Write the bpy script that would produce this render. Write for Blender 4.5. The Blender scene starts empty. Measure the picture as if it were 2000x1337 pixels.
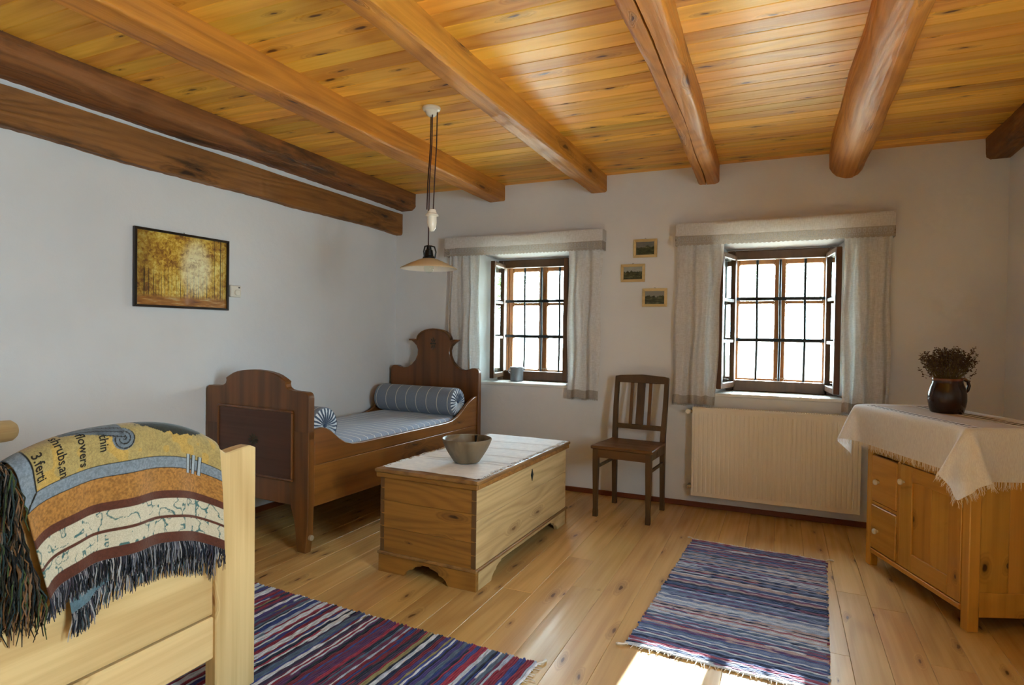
import bpy, bmesh, math, random
import numpy as np
from mathutils import Vector, Matrix

random.seed(7)
rng = np.random.default_rng(11)
sc = bpy.context.scene
COL = sc.collection

# ------------------------------------------------------------------ camera
def make_camera():
    f, yaw, pitch, roll = 1175.94, 0.423253, -0.0153368, 0.0136089
    F = Vector((-math.sin(yaw) * math.cos(pitch), math.cos(yaw) * math.cos(pitch), math.sin(pitch)))
    r = Vector((math.cos(yaw), math.sin(yaw), 0)); u = r.cross(F)
    r2 = math.cos(roll) * r + math.sin(roll) * u
    u2 = -math.sin(roll) * r + math.cos(roll) * u
    cd = bpy.data.cameras.new('camera'); cd.sensor_width = 36; cd.lens = f / 2000 * 36
    cd.sensor_fit = 'HORIZONTAL'; cd.clip_start = 0.05
    co = bpy.data.objects.new('camera', cd); COL.objects.link(co)
    m = Matrix((r2, u2, -F)).transposed().to_4x4(); m.translation = (3.119, -4.419, 1.209)
    co.matrix_world = m
    sc.camera = co
make_camera()

# ------------------------------------------------------------------ world, sun, exposure
w = bpy.data.worlds.new('sky'); sc.world = w; w.use_nodes = True
bg = w.node_tree.nodes['Background']
bg.inputs[0].default_value = (0.70, 0.86, 1.0, 1); bg.inputs[1].default_value = 28.0
sl = bpy.data.lights.new('sun', 'SUN'); sl.energy = 55; sl.angle = math.radians(0.6); sl.color = (1.0, 0.96, 0.90)
so = bpy.data.objects.new('sun', sl); COL.objects.link(so)
SUN = Vector((0.068, 1.0, 0.389)).normalized()          # towards the sun
so.rotation_euler = SUN.to_track_quat('Z', 'Y').to_euler()
so.location = (4, 12, 8)
sc.view_settings.view_transform = 'Standard'; sc.view_settings.look = 'None'
sc.view_settings.gamma = 1.0; sc.view_settings.use_curve_mapping = False
sc.view_settings.exposure = 0.66
cy = sc.cycles
cy.use_denoising = True
cy.max_bounces = 7; cy.diffuse_bounces = 5; cy.glossy_bounces = 3; cy.transparent_max_bounces = 12
cy.use_adaptive_sampling = True; cy.adaptive_threshold = 0.07; cy.adaptive_min_samples = 16
cy.transmission_bounces = 3; cy.sample_clamp_indirect = 6.0; cy.caustics_reflective = False; cy.caustics_refractive = False

def portal(name, loc, rot, sx, sy):
    l = bpy.data.lights.new(name, 'AREA'); l.shape = 'RECTANGLE'; l.size = sx; l.size_y = sy
    l.cycles.is_portal = True
    o = bpy.data.objects.new(name, l); COL.objects.link(o); o.location = loc; o.rotation_euler = rot
W1X, W2X = 1.232, 3.091                                   # window centres
portal('portal_1', (W1X, 0.57, 1.33), (-math.pi / 2, 0, 0), 0.7, 1.0)
portal('portal_2', (W2X, 0.57, 1.33), (-math.pi / 2, 0, 0), 0.7, 1.0)
portal('portal_3', (4.62, -3.55, 1.33), (math.pi / 2, 0, math.pi / 2), 0.9, 1.15)

# ------------------------------------------------------------------ helpers
def lin(h):
    if isinstance(h, str):
        h = [int(h[i:i + 2], 16) for i in (0, 2, 4)]
    c = [x / 255 for x in h[:3]]
    return tuple((x / 12.92 if x <= 0.04045 else ((x + 0.055) / 1.055) ** 2.4) for x in c) + (1.0,)

class MB:
    """collects verts and faces of ONE part"""
    def __init__(s): s.v = []; s.f = []; s.c = []
    def add(s, vs, fs, col=None):
        b = len(s.v); s.v += [tuple(x) for x in vs]; s.f += [[b + i for i in q] for q in fs]
        if col is not None: s.c += [col] * len(vs)
        return s
    def box(s, x0, x1, y0, y1, z0, z1, c=0.0):
        X, Y, Z = sorted((x0, x1)), sorted((y0, y1)), sorted((z0, z1)); E = (X, Y, Z)
        c = min(c, *(0.45 * (e[1] - e[0]) for e in E))
        if c <= 0:
            vs = [(X[i], Y[j], Z[k]) for i in (0, 1) for j in (0, 1) for k in (0, 1)]
            return s.add(vs, [(0, 1, 3, 2), (4, 6, 7, 5), (0, 4, 5, 1), (2, 3, 7, 6), (0, 2, 6, 4), (1, 5, 7, 3)])
        vs = []; idx = {}
        for i in (0, 1):
            for j in (0, 1):
                for k in (0, 1):
                    for a in range(3):
                        p = []
                        for ax, g in enumerate((i, j, k)):
                            v = E[ax][g]
                            if ax != a: v += c if g == 0 else -c
                            p.append(v)
                        idx[(i, j, k, a)] = len(vs); vs.append(p)
        fs = []
        for a in range(3):
            b, d = [q for q in range(3) if q != a]
            for g in (0, 1):
                def cn(p, q):
                    t = [0, 0, 0]; t[a] = g; t[b] = p; t[d] = q; return idx[(*t, a)]
                fs.append((cn(0, 0), cn(1, 0), cn(1, 1), cn(0, 1)))
            for p in (0, 1):
                for q in (0, 1):
                    def ed(t, ax):
                        r = [0, 0, 0]; r[a] = t; r[b] = p; r[d] = q; return idx[(*r, ax)]
                    fs.append((ed(0, b), ed(1, b), ed(1, d), ed(0, d)))
        for i in (0, 1):
            for j in (0, 1):
                for k in (0, 1): fs.append(tuple(idx[(i, j, k, a)] for a in range(3)))
        return s.add(vs, fs)
    def prism(s, poly, ax, t0, t1, c=0.0):
        """poly: 2-D outline; ax: axis it is extruded along; poly axes are the other two in x,y,z order"""
        n = len(poly)
        def mk(p, t):
            q = list(p); q.insert(ax, t); return q
        if c > 0:
            ins = inset(poly, c)
            rings = [[mk(p, t0) for p in ins], [mk(p, t0 + c if t1 > t0 else t0 - c) for p in poly],
                     [mk(p, t1 - c if t1 > t0 else t1 + c) for p in poly], [mk(p, t1) for p in ins]]
        else:
            rings = [[mk(p, t0) for p in poly], [mk(p, t1) for p in poly]]
        vs = [v for r in rings for v in r]; fs = []
        for k in range(len(rings) - 1):
            for i in range(n):
                j = (i + 1) % n; fs.append((k * n + i, k * n + j, (k + 1) * n + j, (k + 1) * n + i))
        fs.append(tuple(range(n))[::-1]); fs.append(tuple((len(rings) - 1) * n + i for i in range(n)))
        return s.add(vs, fs)
    def lathe(s, prof, n=32, cx=0, cy_=0, axis='z', cap=True, wob=None):
        vs = []; fs = []; m = len(prof)
        for (r, z) in prof:
            for i in range(n):
                a = 2 * math.pi * i / n
                rr = r * (1 + (wob(a, z) if wob else 0))
                x, y = rr * math.cos(a), rr * math.sin(a)
                vs.append((cx + x, cy_ + y, z) if axis == 'z' else ((z, cx + x, cy_ + y) if axis == 'x' else (cx + x, z, cy_ + y)))
        for k in range(m - 1):
            for i in range(n):
                j = (i + 1) % n; fs.append((k * n + i, k * n + j, (k + 1) * n + j, (k + 1) * n + i))
        if cap:
            fs.append(tuple(range(n))[::-1]); fs.append(tuple((m - 1) * n + i for i in range(n)))
        return s.add(vs, fs)
    def tube(s, pts, r, n=8, col=None, cap=True):
        pts = [Vector(p) for p in pts]; m = len(pts)
        rs = r if isinstance(r, (list, tuple)) else [r] * m
        vs = []; fs = []; up = None
        for k in range(m):
            t = (pts[min(k + 1, m - 1)] - pts[max(k - 1, 0)])
            t = t.normalized() if t.length > 1e-9 else Vector((0, 0, 1))
            if up is None:
                up = Vector((0, 0, 1)) if abs(t.z) < 0.9 else Vector((1, 0, 0))
            a = t.cross(up)
            a = a.normalized() if a.length > 1e-6 else Vector((1, 0, 0))
            b = a.cross(t).normalized(); up = b
            for i in range(n):
                q = 2 * math.pi * i / n
                vs.append(pts[k] + (a * math.cos(q) + b * math.sin(q)) * rs[k])
        for k in range(m - 1):
            for i in range(n):
                j = (i + 1) % n; fs.append((k * n + i, k * n + j, (k + 1) * n + j, (k + 1) * n + i))
        if cap and n > 2:
            fs.append(tuple(range(n))[::-1]); fs.append(tuple((m - 1) * n + i for i in range(n)))
        return s.add(vs, fs, col)
    def grid(s, fn, nu, nv):
        vs = [fn(i / (nu - 1), j / (nv - 1)) for j in range(nv) for i in range(nu)]
        fs = [(j * nu + i, j * nu + i + 1, (j + 1) * nu + i + 1, (j + 1) * nu + i) for j in range(nv - 1) for i in range(nu - 1)]
        return s.add(vs, fs)
    def mesh(s, name, mat, smooth=True, angle=35, recalc=True):
        me = bpy.data.meshes.new(name)
        me.from_pydata(s.v, [], s.f)
        if recalc:
            bm = bmesh.new(); bm.from_mesh(me); bmesh.ops.recalc_face_normals(bm, faces=bm.faces); bm.to_mesh(me); bm.free()
        if s.c and len(s.c) == len(s.v):
            at = me.color_attributes.new('Col', 'FLOAT_COLOR', 'POINT')
            at.data.foreach_set('color', np.array(s.c, dtype=np.float32).reshape(-1))
        if mat: me.materials.append(mat)
        if smooth and len(me.polygons):
            me.polygons.foreach_set('use_smooth', [True] * len(me.polygons))
            me.set_sharp_from_angle(angle=math.radians(angle))
        me.update()
        return me
    def build(s, name, mat, parent=None, **k):
        o = bpy.data.objects.new(name, s.mesh(name, mat, **k)); COL.objects.link(o)
        if parent: o.parent = parent
        return o

def inset(poly, c):
    n = len(poly); ar = sum(poly[i][0] * poly[(i + 1) % n][1] - poly[(i + 1) % n][0] * poly[i][1] for i in range(n))
    sg = 1 if ar > 0 else -1; out = []
    for i in range(n):
        p = Vector(poly[i]); a = Vector(poly[i - 1]); b = Vector(poly[(i + 1) % n])
        e1 = (p - a); e2 = (b - p)
        if e1.length < 1e-9 or e2.length < 1e-9: out.append(tuple(p)); continue
        n1 = Vector((-e1.y, e1.x)).normalized() * sg; n2 = Vector((-e2.y, e2.x)).normalized() * sg
        m = n1 + n2
        m = m / max(0.5, m.length_squared / 2) if m.length > 1e-6 else n1
        out.append((p.x + m.x * c, p.y + m.y * c))
    return out

def arc(cx, cy_, r, a0, a1, n, ry=None):
    ry = r if ry is None else ry
    return [(cx + r * math.cos(math.radians(a0 + (a1 - a0) * i / (n - 1))), cy_ + ry * math.sin(math.radians(a0 + (a1 - a0) * i / (n - 1)))) for i in range(n)]

def tag(o, label=None, cat=None, group=None, kind=None):
    if label: o['label'] = label
    if cat: o['category'] = cat
    if group: o['group'] = group
    if kind: o['kind'] = kind
    return o
def thing(name, label, cat, loc=(0, 0, 0), rz=0, group=None):
    o = bpy.data.objects.new(name, None); COL.objects.link(o); o.empty_display_size = 0.1
    o.location = loc; o.rotation_euler = (0, 0, rz)
    return tag(o, label, cat, group)
def root(name, loc=(0, 0, 0), rz=0):
    o = bpy.data.objects.new(name, None); COL.objects.link(o); o.location = loc; o.rotation_euler = (0, 0, rz); o['kind'] = 'structure'
    return o

# ------------------------------------------------------------------ materials
class NT:
    def __init__(s, name):
        s.m = bpy.data.materials.new(name); s.m.use_nodes = True; s.t = s.m.node_tree
        s.b = s.t.nodes['Principled BSDF']; s.out = s.t.nodes['Material Output']
    def n(s, typ, **k):
        nd = s.t.nodes.new(typ)
        for a, v in k.items(): setattr(nd, a, v)
        return nd
    def l(s, a, b): s.t.links.new(a, b)
    def inp(s, nd, key, v):
        if hasattr(v, 'is_output') or isinstance(v, bpy.types.NodeSocket): s.l(v, nd.inputs[key])
        else: nd.inputs[key].default_value = v
    def math(s, op, a, b=None, c=None, clamp=False):
        nd = s.n('ShaderNodeMath', operation=op, use_clamp=clamp)
        for i, v in enumerate((a, b, c)):
            if v is not None: s.inp(nd, i, v)
        return nd.outputs[0]
    def vmath(s, op, a, b=None):
        nd = s.n('ShaderNodeVectorMath', operation=op)
        s.inp(nd, 0, a)
        if b is not None: s.inp(nd, 1, b)
        return nd.outputs[0]
    def mix(s, f, a, b, blend='MIX'):
        nd = s.n('ShaderNodeMix', data_type='RGBA', blend_type=blend)
        s.inp(nd, 0, f); s.inp(nd, 6, a); s.inp(nd, 7, b)
        return nd.outputs[2]
    def noise(s, vec, scale, detail=3, rough=0.55, dist=0.0):
        nd = s.n('ShaderNodeTexNoise'); s.l(vec, nd.inputs['Vector'])
        nd.inputs['Scale'].default_value = scale; nd.inputs['Detail'].default_value = detail
        nd.inputs['Roughness'].default_value = rough; nd.inputs['Distortion'].default_value = dist
        return nd.outputs['Fac']
    def mr(s, v, a, b, c=0.0, d=1.0, smooth=True):
        nd = s.n('ShaderNodeMapRange', interpolation_type='SMOOTHSTEP' if smooth else 'LINEAR')
        s.inp(nd, 0, v); nd.inputs[1].default_value = a; nd.inputs[2].default_value = b
        nd.inputs[3].default_value = c; nd.inputs[4].default_value = d
        return nd.outputs[0]
    def ramp(s, v, stops):
        nd = s.n('ShaderNodeValToRGB'); s.l(v, nd.inputs[0]); e = nd.color_ramp.elements
        while len(e) < len(stops): e.new(0.5)
        for q, (p, c) in zip(e, stops): q.position = p; q.color = c
        return nd.outputs[0]
    def bump(s, h, strength, dist=0.01):
        nd = s.n('ShaderNodeBump'); nd.inputs['Strength'].default_value = strength; nd.inputs['Distance'].default_value = dist
        s.l(h, nd.inputs['Height']); s.l(nd.outputs[0], s.b.inputs['Normal'])
    def set(s, color=None, rough=None, **k):
        if color is not None: s.inp(s.b, 'Base Color', color)
        if rough is not None: s.inp(s.b, 'Roughness', rough)
        for a, v in k.items(): s.inp(s.b, a, v)
        return s

def plain(name, col, rough=0.5, metal=0.0, bump=0.0, bscale=60, var=0.0, spec=0.5):
    t = NT(name); c = lin(col)
    tc = t.n('ShaderNodeTexCoord').outputs['Object']
    cc = c
    if var:
        f = t.noise(tc, bscale * 0.2, 4)
        d = tuple(x * (1 - var) for x in c[:3]) + (1,)
        cc = t.mix(f, d, c)
    t.set(cc, rough, Metallic=metal)
    t.b.inputs['Specular IOR Level'].default_value = spec
    if bump: t.bump(t.noise(tc, bscale, 4), bump, 0.004)
    return t.m

def wood(name, light, dark, axis='x', knots=0.5, knot_col='4a2410', ring=14.0, rough=0.45, var=0.18, bump=0.15, grain=45, kscale=(1.3, 6.0), stain=None, stain_amt=0.0, coat=0.0, ringamt=0.45, spec=0.5):
    t = NT(name); L, D, K = lin(light), lin(dark), lin(knot_col)
    tc = t.n('ShaderNodeTexCoord').outputs['Object']
    rnd = t.n('ShaderNodeObjectInfo').outputs['Random']
    off = t.n('ShaderNodeCombineXYZ')
    for i, kf in enumerate((17.3, 23.7, 11.9)): t.l(t.math('MULTIPLY', rnd, kf), off.inputs[i])
    p = t.vmath('ADD', tc, off.outputs[0])
    ai = 'xyz'.index(axis)
    def stretch(a, b):
        v = [b, b, b]; v[ai] = a
        return t.vmath('MULTIPLY', p, tuple(v))
    # knots
    vo = t.n('ShaderNodeTexVoronoi', voronoi_dimensions='2D'); vo.inputs['Scale'].default_value = 1.0
    ps = t.n('ShaderNodeSeparateXYZ'); t.l(p, ps.inputs[0]); cb = t.n('ShaderNodeCombineXYZ')
    oth = [ps.outputs[q] for q in range(3) if q != ai]
    wobk = t.noise(p, 9.0, 2)
    t.l(t.math('MULTIPLY', ps.outputs[ai], kscale[0]), cb.inputs[0])
    t.l(t.math('MULTIPLY_ADD', t.math('ADD', oth[0], oth[1]), kscale[1], t.math('MULTIPLY', wobk, 0.35)), cb.inputs[1])
    t.l(cb.outputs[0], vo.inputs['Vector'])
    dist = vo.outputs['Distance']
    sep = t.n('ShaderNodeSeparateColor'); t.l(vo.outputs['Color'], sep.inputs[0])
    pick = t.math('LESS_THAN', sep.outputs[0], knots)
    sz = t.mr(sep.outputs[1], 0, 1, 0.03, 0.11, False)
    kd = t.math('DIVIDE', dist, sz)
    kn = t.math('MULTIPLY', t.mr(kd, 1.0, 0.45), pick)
    halo = t.math('MULTIPLY', t.mr(kd, 3.4, 0.8), pick)
    # growth rings bent round the knots
    low = t.noise(stretch(0.45, 3.2), 1.0, 2, 0.5)
    ph = t.math('ADD', t.math('MULTIPLY', low, ring * 2.2), t.math('MULTIPLY', halo, 5.0))
    rg = t.math('MULTIPLY_ADD', t.math('SINE', t.math('MULTIPLY', ph, 3.0)), 0.5, 0.5)
    rg = t.math('POWER', rg, 1.6)
    gr = t.noise(stretch(1.2, grain), 1.0, 5, 0.6)
    broad = t.noise(stretch(0.7, 2.2), 1.0, 2)
    f = t.math('MULTIPLY_ADD', rg, ringamt * 1.25, t.math('MULTIPLY_ADD', gr, 1.0, -0.42), clamp=True)
    f = t.math('MULTIPLY_ADD', t.math('SUBTRACT', broad, 0.5), 0.5, f, clamp=True)
    col = t.mix(f, L, D)
    col = t.mix(t.math('MULTIPLY', halo, 0.45), col, t.mix(0.5, D, K))
    col = t.mix(t.math('MULTIPLY', kn, 0.9), col, K)
    if stain:
        sm = t.mr(t.noise(stretch(1.5, 7.0), 1.0, 5, 0.65), 0.50, 0.72)
        col = t.mix(t.math('MULTIPLY', sm, stain_amt), col, lin(stain))
    hs = t.n('ShaderNodeHueSaturation'); t.l(col, hs.inputs['Color'])
    r2 = t.math('FRACT', t.math('MULTIPLY', rnd, 7.31))
    t.l(t.mr(r2, 0, 1, 1 - var, 1 + var, False), hs.inputs['Value'])
    t.l(t.mr(rnd, 0, 1, 0.5 - var * 0.05, 0.5 + var * 0.05, False), hs.inputs['Hue'])
    t.set(hs.outputs[0], t.mr(gr, 0.3, 0.8, rough - 0.08, rough + 0.12))
    t.b.inputs['Specular IOR Level'].default_value = spec
    if coat:
        t.b.inputs['Coat Weight'].default_value = coat; t.b.inputs['Coat Roughness'].default_value = 0.18
    hgt = t.math('MULTIPLY_ADD', kn, 0.4, t.math('MULTIPLY_ADD', gr, -0.7, t.math('MULTIPLY', rg, -0.3)))
    t.bump(hgt, bump, 0.004)
    return t.m

def attr_mat(name, rough=0.9, bump=0.0, bscale=300, sheen=0.0, wv=0.15):
    t = NT(name)
    a = t.n('ShaderNodeAttribute', attribute_name='Col').outputs['Color']
    tc = t.n('ShaderNodeTexCoord').outputs['Object']
    f = t.noise(tc, bscale, 3)
    c = t.mix(t.mr(f, 0.35, 0.7, 0, wv * 2), a, t.mix(0.5, a, (0.02, 0.02, 0.02, 1)))
    t.set(c, rough); t.b.inputs['Specular IOR Level'].default_value = 0.15
    t.b.inputs['Sheen Weight'].default_value = sheen
    if bump: t.bump(f, bump, 0.003)
    return t.m

def cloth_mat(name, col, col2, scale=700, rough=0.95, trans=0.0, holes=None, streak=0.3):
    """plain weave; trans: how much light passes through"""
    t = NT(name)
    tc = t.n('ShaderNodeTexCoord').outputs['Object']
    s1 = t.noise(t.vmath('MULTIPLY', tc, (scale * 0.06, scale * 0.06, scale * 0.6)), 1.0, 3)
    s2 = t.noise(t.vmath('MULTIPLY', tc, (scale * 0.6, scale * 0.6, scale * 0.06)), 1.0, 3)
    f = t.math('MULTIPLY_ADD', t.math('ADD', s1, s2), 0.5, 0.0)
    c = t.mix(t.mr(f, 0.5 - streak * 0.5, 0.5 + streak * 0.5), lin(col2), lin(col))
    t.set(c, rough); t.b.inputs['Specular IOR Level'].default_value = 0.1
    t.bump(f, 0.15, 0.002)
    sh = t.b.outputs[0]
    if trans:
        tr = t.n('ShaderNodeBsdfTranslucent'); t.l(c, tr.inputs[0])
        mx = t.n('ShaderNodeMixShader'); mx.inputs[0].default_value = trans
        t.l(sh, mx.inputs[1]); t.l(tr.outputs[0], mx.inputs[2]); sh = mx.outputs[0]
    if holes:
        h = holes(t)
        tp = t.n('ShaderNodeBsdfTransparent'); mx = t.n('ShaderNodeMixShader')
        t.l(h, mx.inputs[0]); t.l(sh, mx.inputs[1]); t.l(tp.outputs[0], mx.inputs[2]); sh = mx.outputs[0]
    t.l(sh, t.out.inputs[0])
    return t.m

def plaster(name, col):
    t = NT(name); tc = t.n('ShaderNodeTexCoord').outputs['Object']
    f = t.noise(tc, 1.3, 4); g = t.noise(tc, 22, 4); fine = t.noise(tc, 160, 3)
    c = lin(col); d = tuple(x * 0.93 for x in c[:3]) + (1,)
    t.set(t.mix(t.mr(f, 0.35, 0.7), c, d), 0.93); t.b.inputs['Specular IOR Level'].default_value = 0.12
    t.bump(t.math('MULTIPLY_ADD', fine, 0.25, t.math('ADD', g, t.math('MULTIPLY', f, 2.0))), 0.28, 0.006)
    return t.m

def glass(name):
    t = NT(name)
    tr = t.n('ShaderNodeBsdfTransparent'); tr.inputs[0].default_value = (0.93, 0.97, 0.95, 1)
    gl = t.n('ShaderNodeBsdfGlossy'); gl.inputs['Roughness'].default_value = 0.02
    lw = t.n('ShaderNodeLayerWeight'); lw.inputs[0].default_value = 0.5
    fr = t.math('MULTIPLY_ADD', t.math('POWER', lw.outputs['Facing'], 5.0), 0.7, 0.03)
    mx = t.n('ShaderNodeMixShader'); t.l(fr, mx.inputs[0]); t.l(tr.outputs[0], mx.inputs[1]); t.l(gl.outputs[0], mx.inputs[2])
    t.l(mx.outputs[0], t.out.inputs[0])
    return t.m

M = {}
M['wall'] = plaster('white_plaster', 'e2e2e3')
M['ceil'] = wood('ceiling_pine', 'f0b448', 'cc882c', 'x', knots=0.5, knot_col='4a1f08', ring=9, rough=0.44, var=0.20, bump=0.10, kscale=(2.6, 9.5), coat=0.06, ringamt=0.35, spec=0.25)
M['floor'] = wood('floor_pine', 'cfa768', 'a87c42', 'y', knots=0.40, knot_col='5a3216', ring=8, rough=0.40, var=0.10, bump=0.06, kscale=(2.8, 10.0), coat=0.10, ringamt=0.30)
M['beam'] = wood('beam_wood', 'c8842c', '824a14', 'y', knots=0.3, knot_col='4a2208', ring=16, rough=0.55, var=0.10, bump=0.8, grain=60, stain='7a4014', stain_amt=0.35, kscale=(1.6, 7), ringamt=0.22)
M['beam_dark'] = wood('dark_beam_wood', '96602a', '583412', 'y', knots=0.3, knot_col='2c1606', ring=16, rough=0.65, var=0.08, bump=1.0, grain=55, stain='24160a', stain_amt=0.85, kscale=(1.6, 7), ringamt=0.25)
M['oldbed'] = wood('walnut_stained', '7e4c1e', '4a2a0e', 'z', knots=0.06, knot_col='2e1608', ring=6, rough=0.38, var=0.06, bump=0.06, coat=0.2, ringamt=0.4)
M['oldbed_rail'] = wood('rail_stained', '8e5820', '5e340f', 'y', knots=0.15, knot_col='3a1c08', ring=6, rough=0.36, var=0.06, bump=0.06, coat=0.25, ringamt=0.35, stain='5a2f10', stain_amt=0.4)
M['oldbed_panel'] = wood('panel_stained', '5e3620', '422616', 'x', knots=0.0, ring=5, rough=0.42, var=0.04, bump=0.06, ringamt=0.25)
M['chest_end'] = wood('chest_pine_end', 'a06e2c', '5c3a14', 'x', knots=0.35, knot_col='3c200c', ring=18, rough=0.55, var=0.05, bump=0.2, stain='6a4420', stain_amt=0.5, kscale=(2.8, 9), ringamt=0.25)
M['chest_front'] = wood('chest_pine_front', 'ceb482', '94744a', 'y', knots=0.35, knot_col='6a4a26', ring=20, rough=0.6, var=0.05, bump=0.2, stain='8f8466', stain_amt=0.45, kscale=(2.6, 8), ringamt=0.27)
M['chest_lid'] = wood('chest_lid_pine', '9c7440', '6d4a26', 'y', knots=0.2, knot_col='3c200c', ring=8, rough=0.5, var=0.05, bump=0.2, stain='5a4632', stain_amt=0.5)
M['cab'] = wood('cabinet_pine', 'cc963e', 'a07024', 'z', knots=0.5, knot_col='3e1c08', ring=7, rough=0.4, var=0.10, bump=0.07, kscale=(4.2, 7.5), coat=0.12, ringamt=0.28)
M['cab_h'] = wood('cabinet_pine_rail', 'cc963e', 'a07024', 'x', knots=0.15, knot_col='3e1c08', ring=7, rough=0.4, var=0.08, bump=0.07, kscale=(3, 8), coat=0.12, ringamt=0.28)
M['pale'] = wood('pale_pine', 'dcc08c', 'a88048', 'z', knots=0.5, knot_col='8a5a2c', ring=7, rough=0.45, var=0.04, bump=0.07, kscale=(2.2, 7), ringamt=0.3)
M['pale_h'] = wood('pale_pine_board', 'dcc08c', 'a88048', 'y', knots=0.4, knot_col='8a5a2c', ring=7, rough=0.45, var=0.05, bump=0.07, kscale=(2, 7), ringamt=0.3)
M['chair'] = wood('chair_wood', '5c4020', '382512', 'z', knots=0.05, knot_col='221208', ring=6, rough=0.5, var=0.06, bump=0.12, stain='4a3c2a', stain_amt=0.3, ringamt=0.3)
M['chair_seat'] = wood('chair_seat_wood', '744a20', '4c3014', 'x', knots=0.05, ring=6, rough=0.45, var=0.03, bump=0.1, ringamt=0.3)
M['win'] = wood('window_dark_wood', '5c3a1c', '3b230f', 'z', knots=0.05, ring=6, rough=0.4, var=0.08, bump=0.15, ringamt=0.3)
M['win_out'] = wood('window_sash_wood', '9a622c', '74461a', 'z', knots=0.03, ring=6, rough=0.45, var=0.06, bump=0.12, ringamt=0.3)
M['base'] = plain('baseboard_stain', '7a3a1a', 0.45, var=0.3)
M['glass'] = glass('window_glass')
M['iron'] = plain('black_iron', '2a2f30', 0.5, 0.6)
M['porcelain'] = plain('white_porcelain', 'e8e2d4', 0.15, bump=0.03)
M['rad'] = plain('radiator_enamel', 'e6dcc8', 0.35)
M['chrome'] = plain('valve_metal', 'b8b0a0', 0.25, 0.9)
M['white_plastic'] = plain('white_plastic', 'e2ddd0', 0.4)
M['black'] = plain('black_metal', '15110e', 0.4, 0.3)
M['cord'] = plain('brown_cord', '3a1a18', 0.8)
M['frame_dark'] = plain('dark_frame', '22150c', 0.35)
M['frame_pale'] = wood('pale_frame', 'd8be88', 'b89860', 'x', knots=0, ring=5, rough=0.5, var=0.05, bump=0.1)
M['sill'] = plain('sill_white', 'e8e8e4', 0.4, bump=0.05)
M['outer_reveal'] = plain('cream_reveal', 'e8dcc8', 0.7)
M['wax'] = plain('bulb_glass', 'f4f0e8', 0.08)

# ------------------------------------------------------------------ setting: floor, ceiling, walls
H = 2.4; XR = 4.31; YR = -5.4
WS = 0.03                                                # the side wall leans out by this slope along y
def wl(y): return WS * y
fl = root('floor')
MB().box(-0.35, XR + 0.1, YR - 0.1, 0.1, -0.06, -0.028).build('subfloor', plain('subfloor_wood', '5c3a1e', 0.8), fl)
x = -0.2; k = 0
while x < XR:
    wdt = random.choice((0.128, 0.14, 0.152)); y = 0.0; first = True
    while y > YR:
        ln = random.uniform(1.0, 3.4) if first else random.uniform(2.2, 4.0); first = False
        y1 = max(YR, y - ln)
        if YR < y1 < YR + 0.5: y1 = YR
        MB().box(x + 0.0004, x + wdt - 0.0004, y1 + 0.0004, y - 0.0004, -0.03, random.uniform(-0.0006, 0.0), 0.0012).build('floorboard', M['floor'], fl, smooth=False)
        y = y1
    x += wdt; k += 1

ce = root('ceiling')
MB().box(-0.35, XR + 0.1, YR - 0.1, 0.1, H + 0.03, H + 0.06).build('ceiling_deck', plain('deck_wood', '6a4420', 0.8), ce)
BEAMX = [0.1, 0.97, 1.82, 2.64, 3.46, 4.25]
y = 0.03
while y > YR:
    wdt = random.choice((0.092, 0.1, 0.1, 0.108)); y1 = y - wdt
    cuts = sorted(random.sample(BEAMX[1:5], random.choice((1, 2, 2))))
    xs = [-0.25] + cuts + [XR + 0.02]
    for a, b in zip(xs, xs[1:]):
        MB().box(a, b - 0.001, y1 + 0.0005, y - 0.0005, H, H + 0.03, 0.003).build('ceiling_board', M['ceil'], ce, smooth=False)
    y = y1

# back wall with two openings, splayed reveals
def wall_ring_mesh(x0, x1, z0, z1, holes, y_in, y_out):
    mb = MB(); xs = sorted({x0, x1, *[h[0] for h in holes], *[h[1] for h in holes]}); zs = sorted({z0, z1, *[h[2] for h in holes], *[h[3] for h in holes]})
    def is_hole(a, b, c, d):
        return any(a >= h[0] - 1e-6 and b <= h[1] + 1e-6 and c >= h[2] - 1e-6 and d <= h[3] + 1e-6 for h in holes)
    for a, b in zip(xs, xs[1:]):
        for c, d in zip(zs, zs[1:]):
            if not is_hole(a, b, c, d):
                mb.add([(a, y_in, c), (b, y_in, c), (b, y_in, d), (a, y_in, d)], [(0, 1, 2, 3)])
                mb.add([(a, y_out, c), (b, y_out, c), (b, y_out, d), (a, y_out, d)], [(3, 2, 1, 0)])
    return mb
RZ0, RZ1 = 0.79, 1.862
def opening(cx):   # half widths inside / at the frame / outside
    return (cx - 0.41, cx + 0.41, RZ0, RZ1)
hol = [opening(W1X), opening(W2X)]
wb = wall_ring_mesh(-0.3, XR + 0.3, -0.06, H + 0.06, hol, 0.0, 0.55)
for cx in (W1X, W2X):
    # inner splay from the room face to the frame, straight reveal to outside
    st = [(0.0, 0.41, RZ0, RZ1), (0.27, 0.362, RZ0 + 0.005, 1.838), (0.29, 0.337, 0.845, 1.792), (0.55, 0.337, 0.845, 1.80)]
    st.append((0.551, 0.41, RZ0, RZ1))
    for (ya, ha, za, zb), (yb, hb, zc, zd) in zip(st, st[1:]):
        wb.add([(cx - ha, ya, za), (cx + ha, ya, za), (cx + ha, ya, zb), (cx - ha, ya, zb), (cx - hb, yb, zc), (cx + hb, yb, zc), (cx + hb, yb, zd), (cx - hb, yb, zd)],
               [(0, 1, 5, 4), (1, 2, 6, 5), (2, 3, 7, 6), (3, 0, 4, 7)])
o = wb.build('wall_back', M['wall'], smooth=False, recalc=False); o['kind'] = 'structure'
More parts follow.
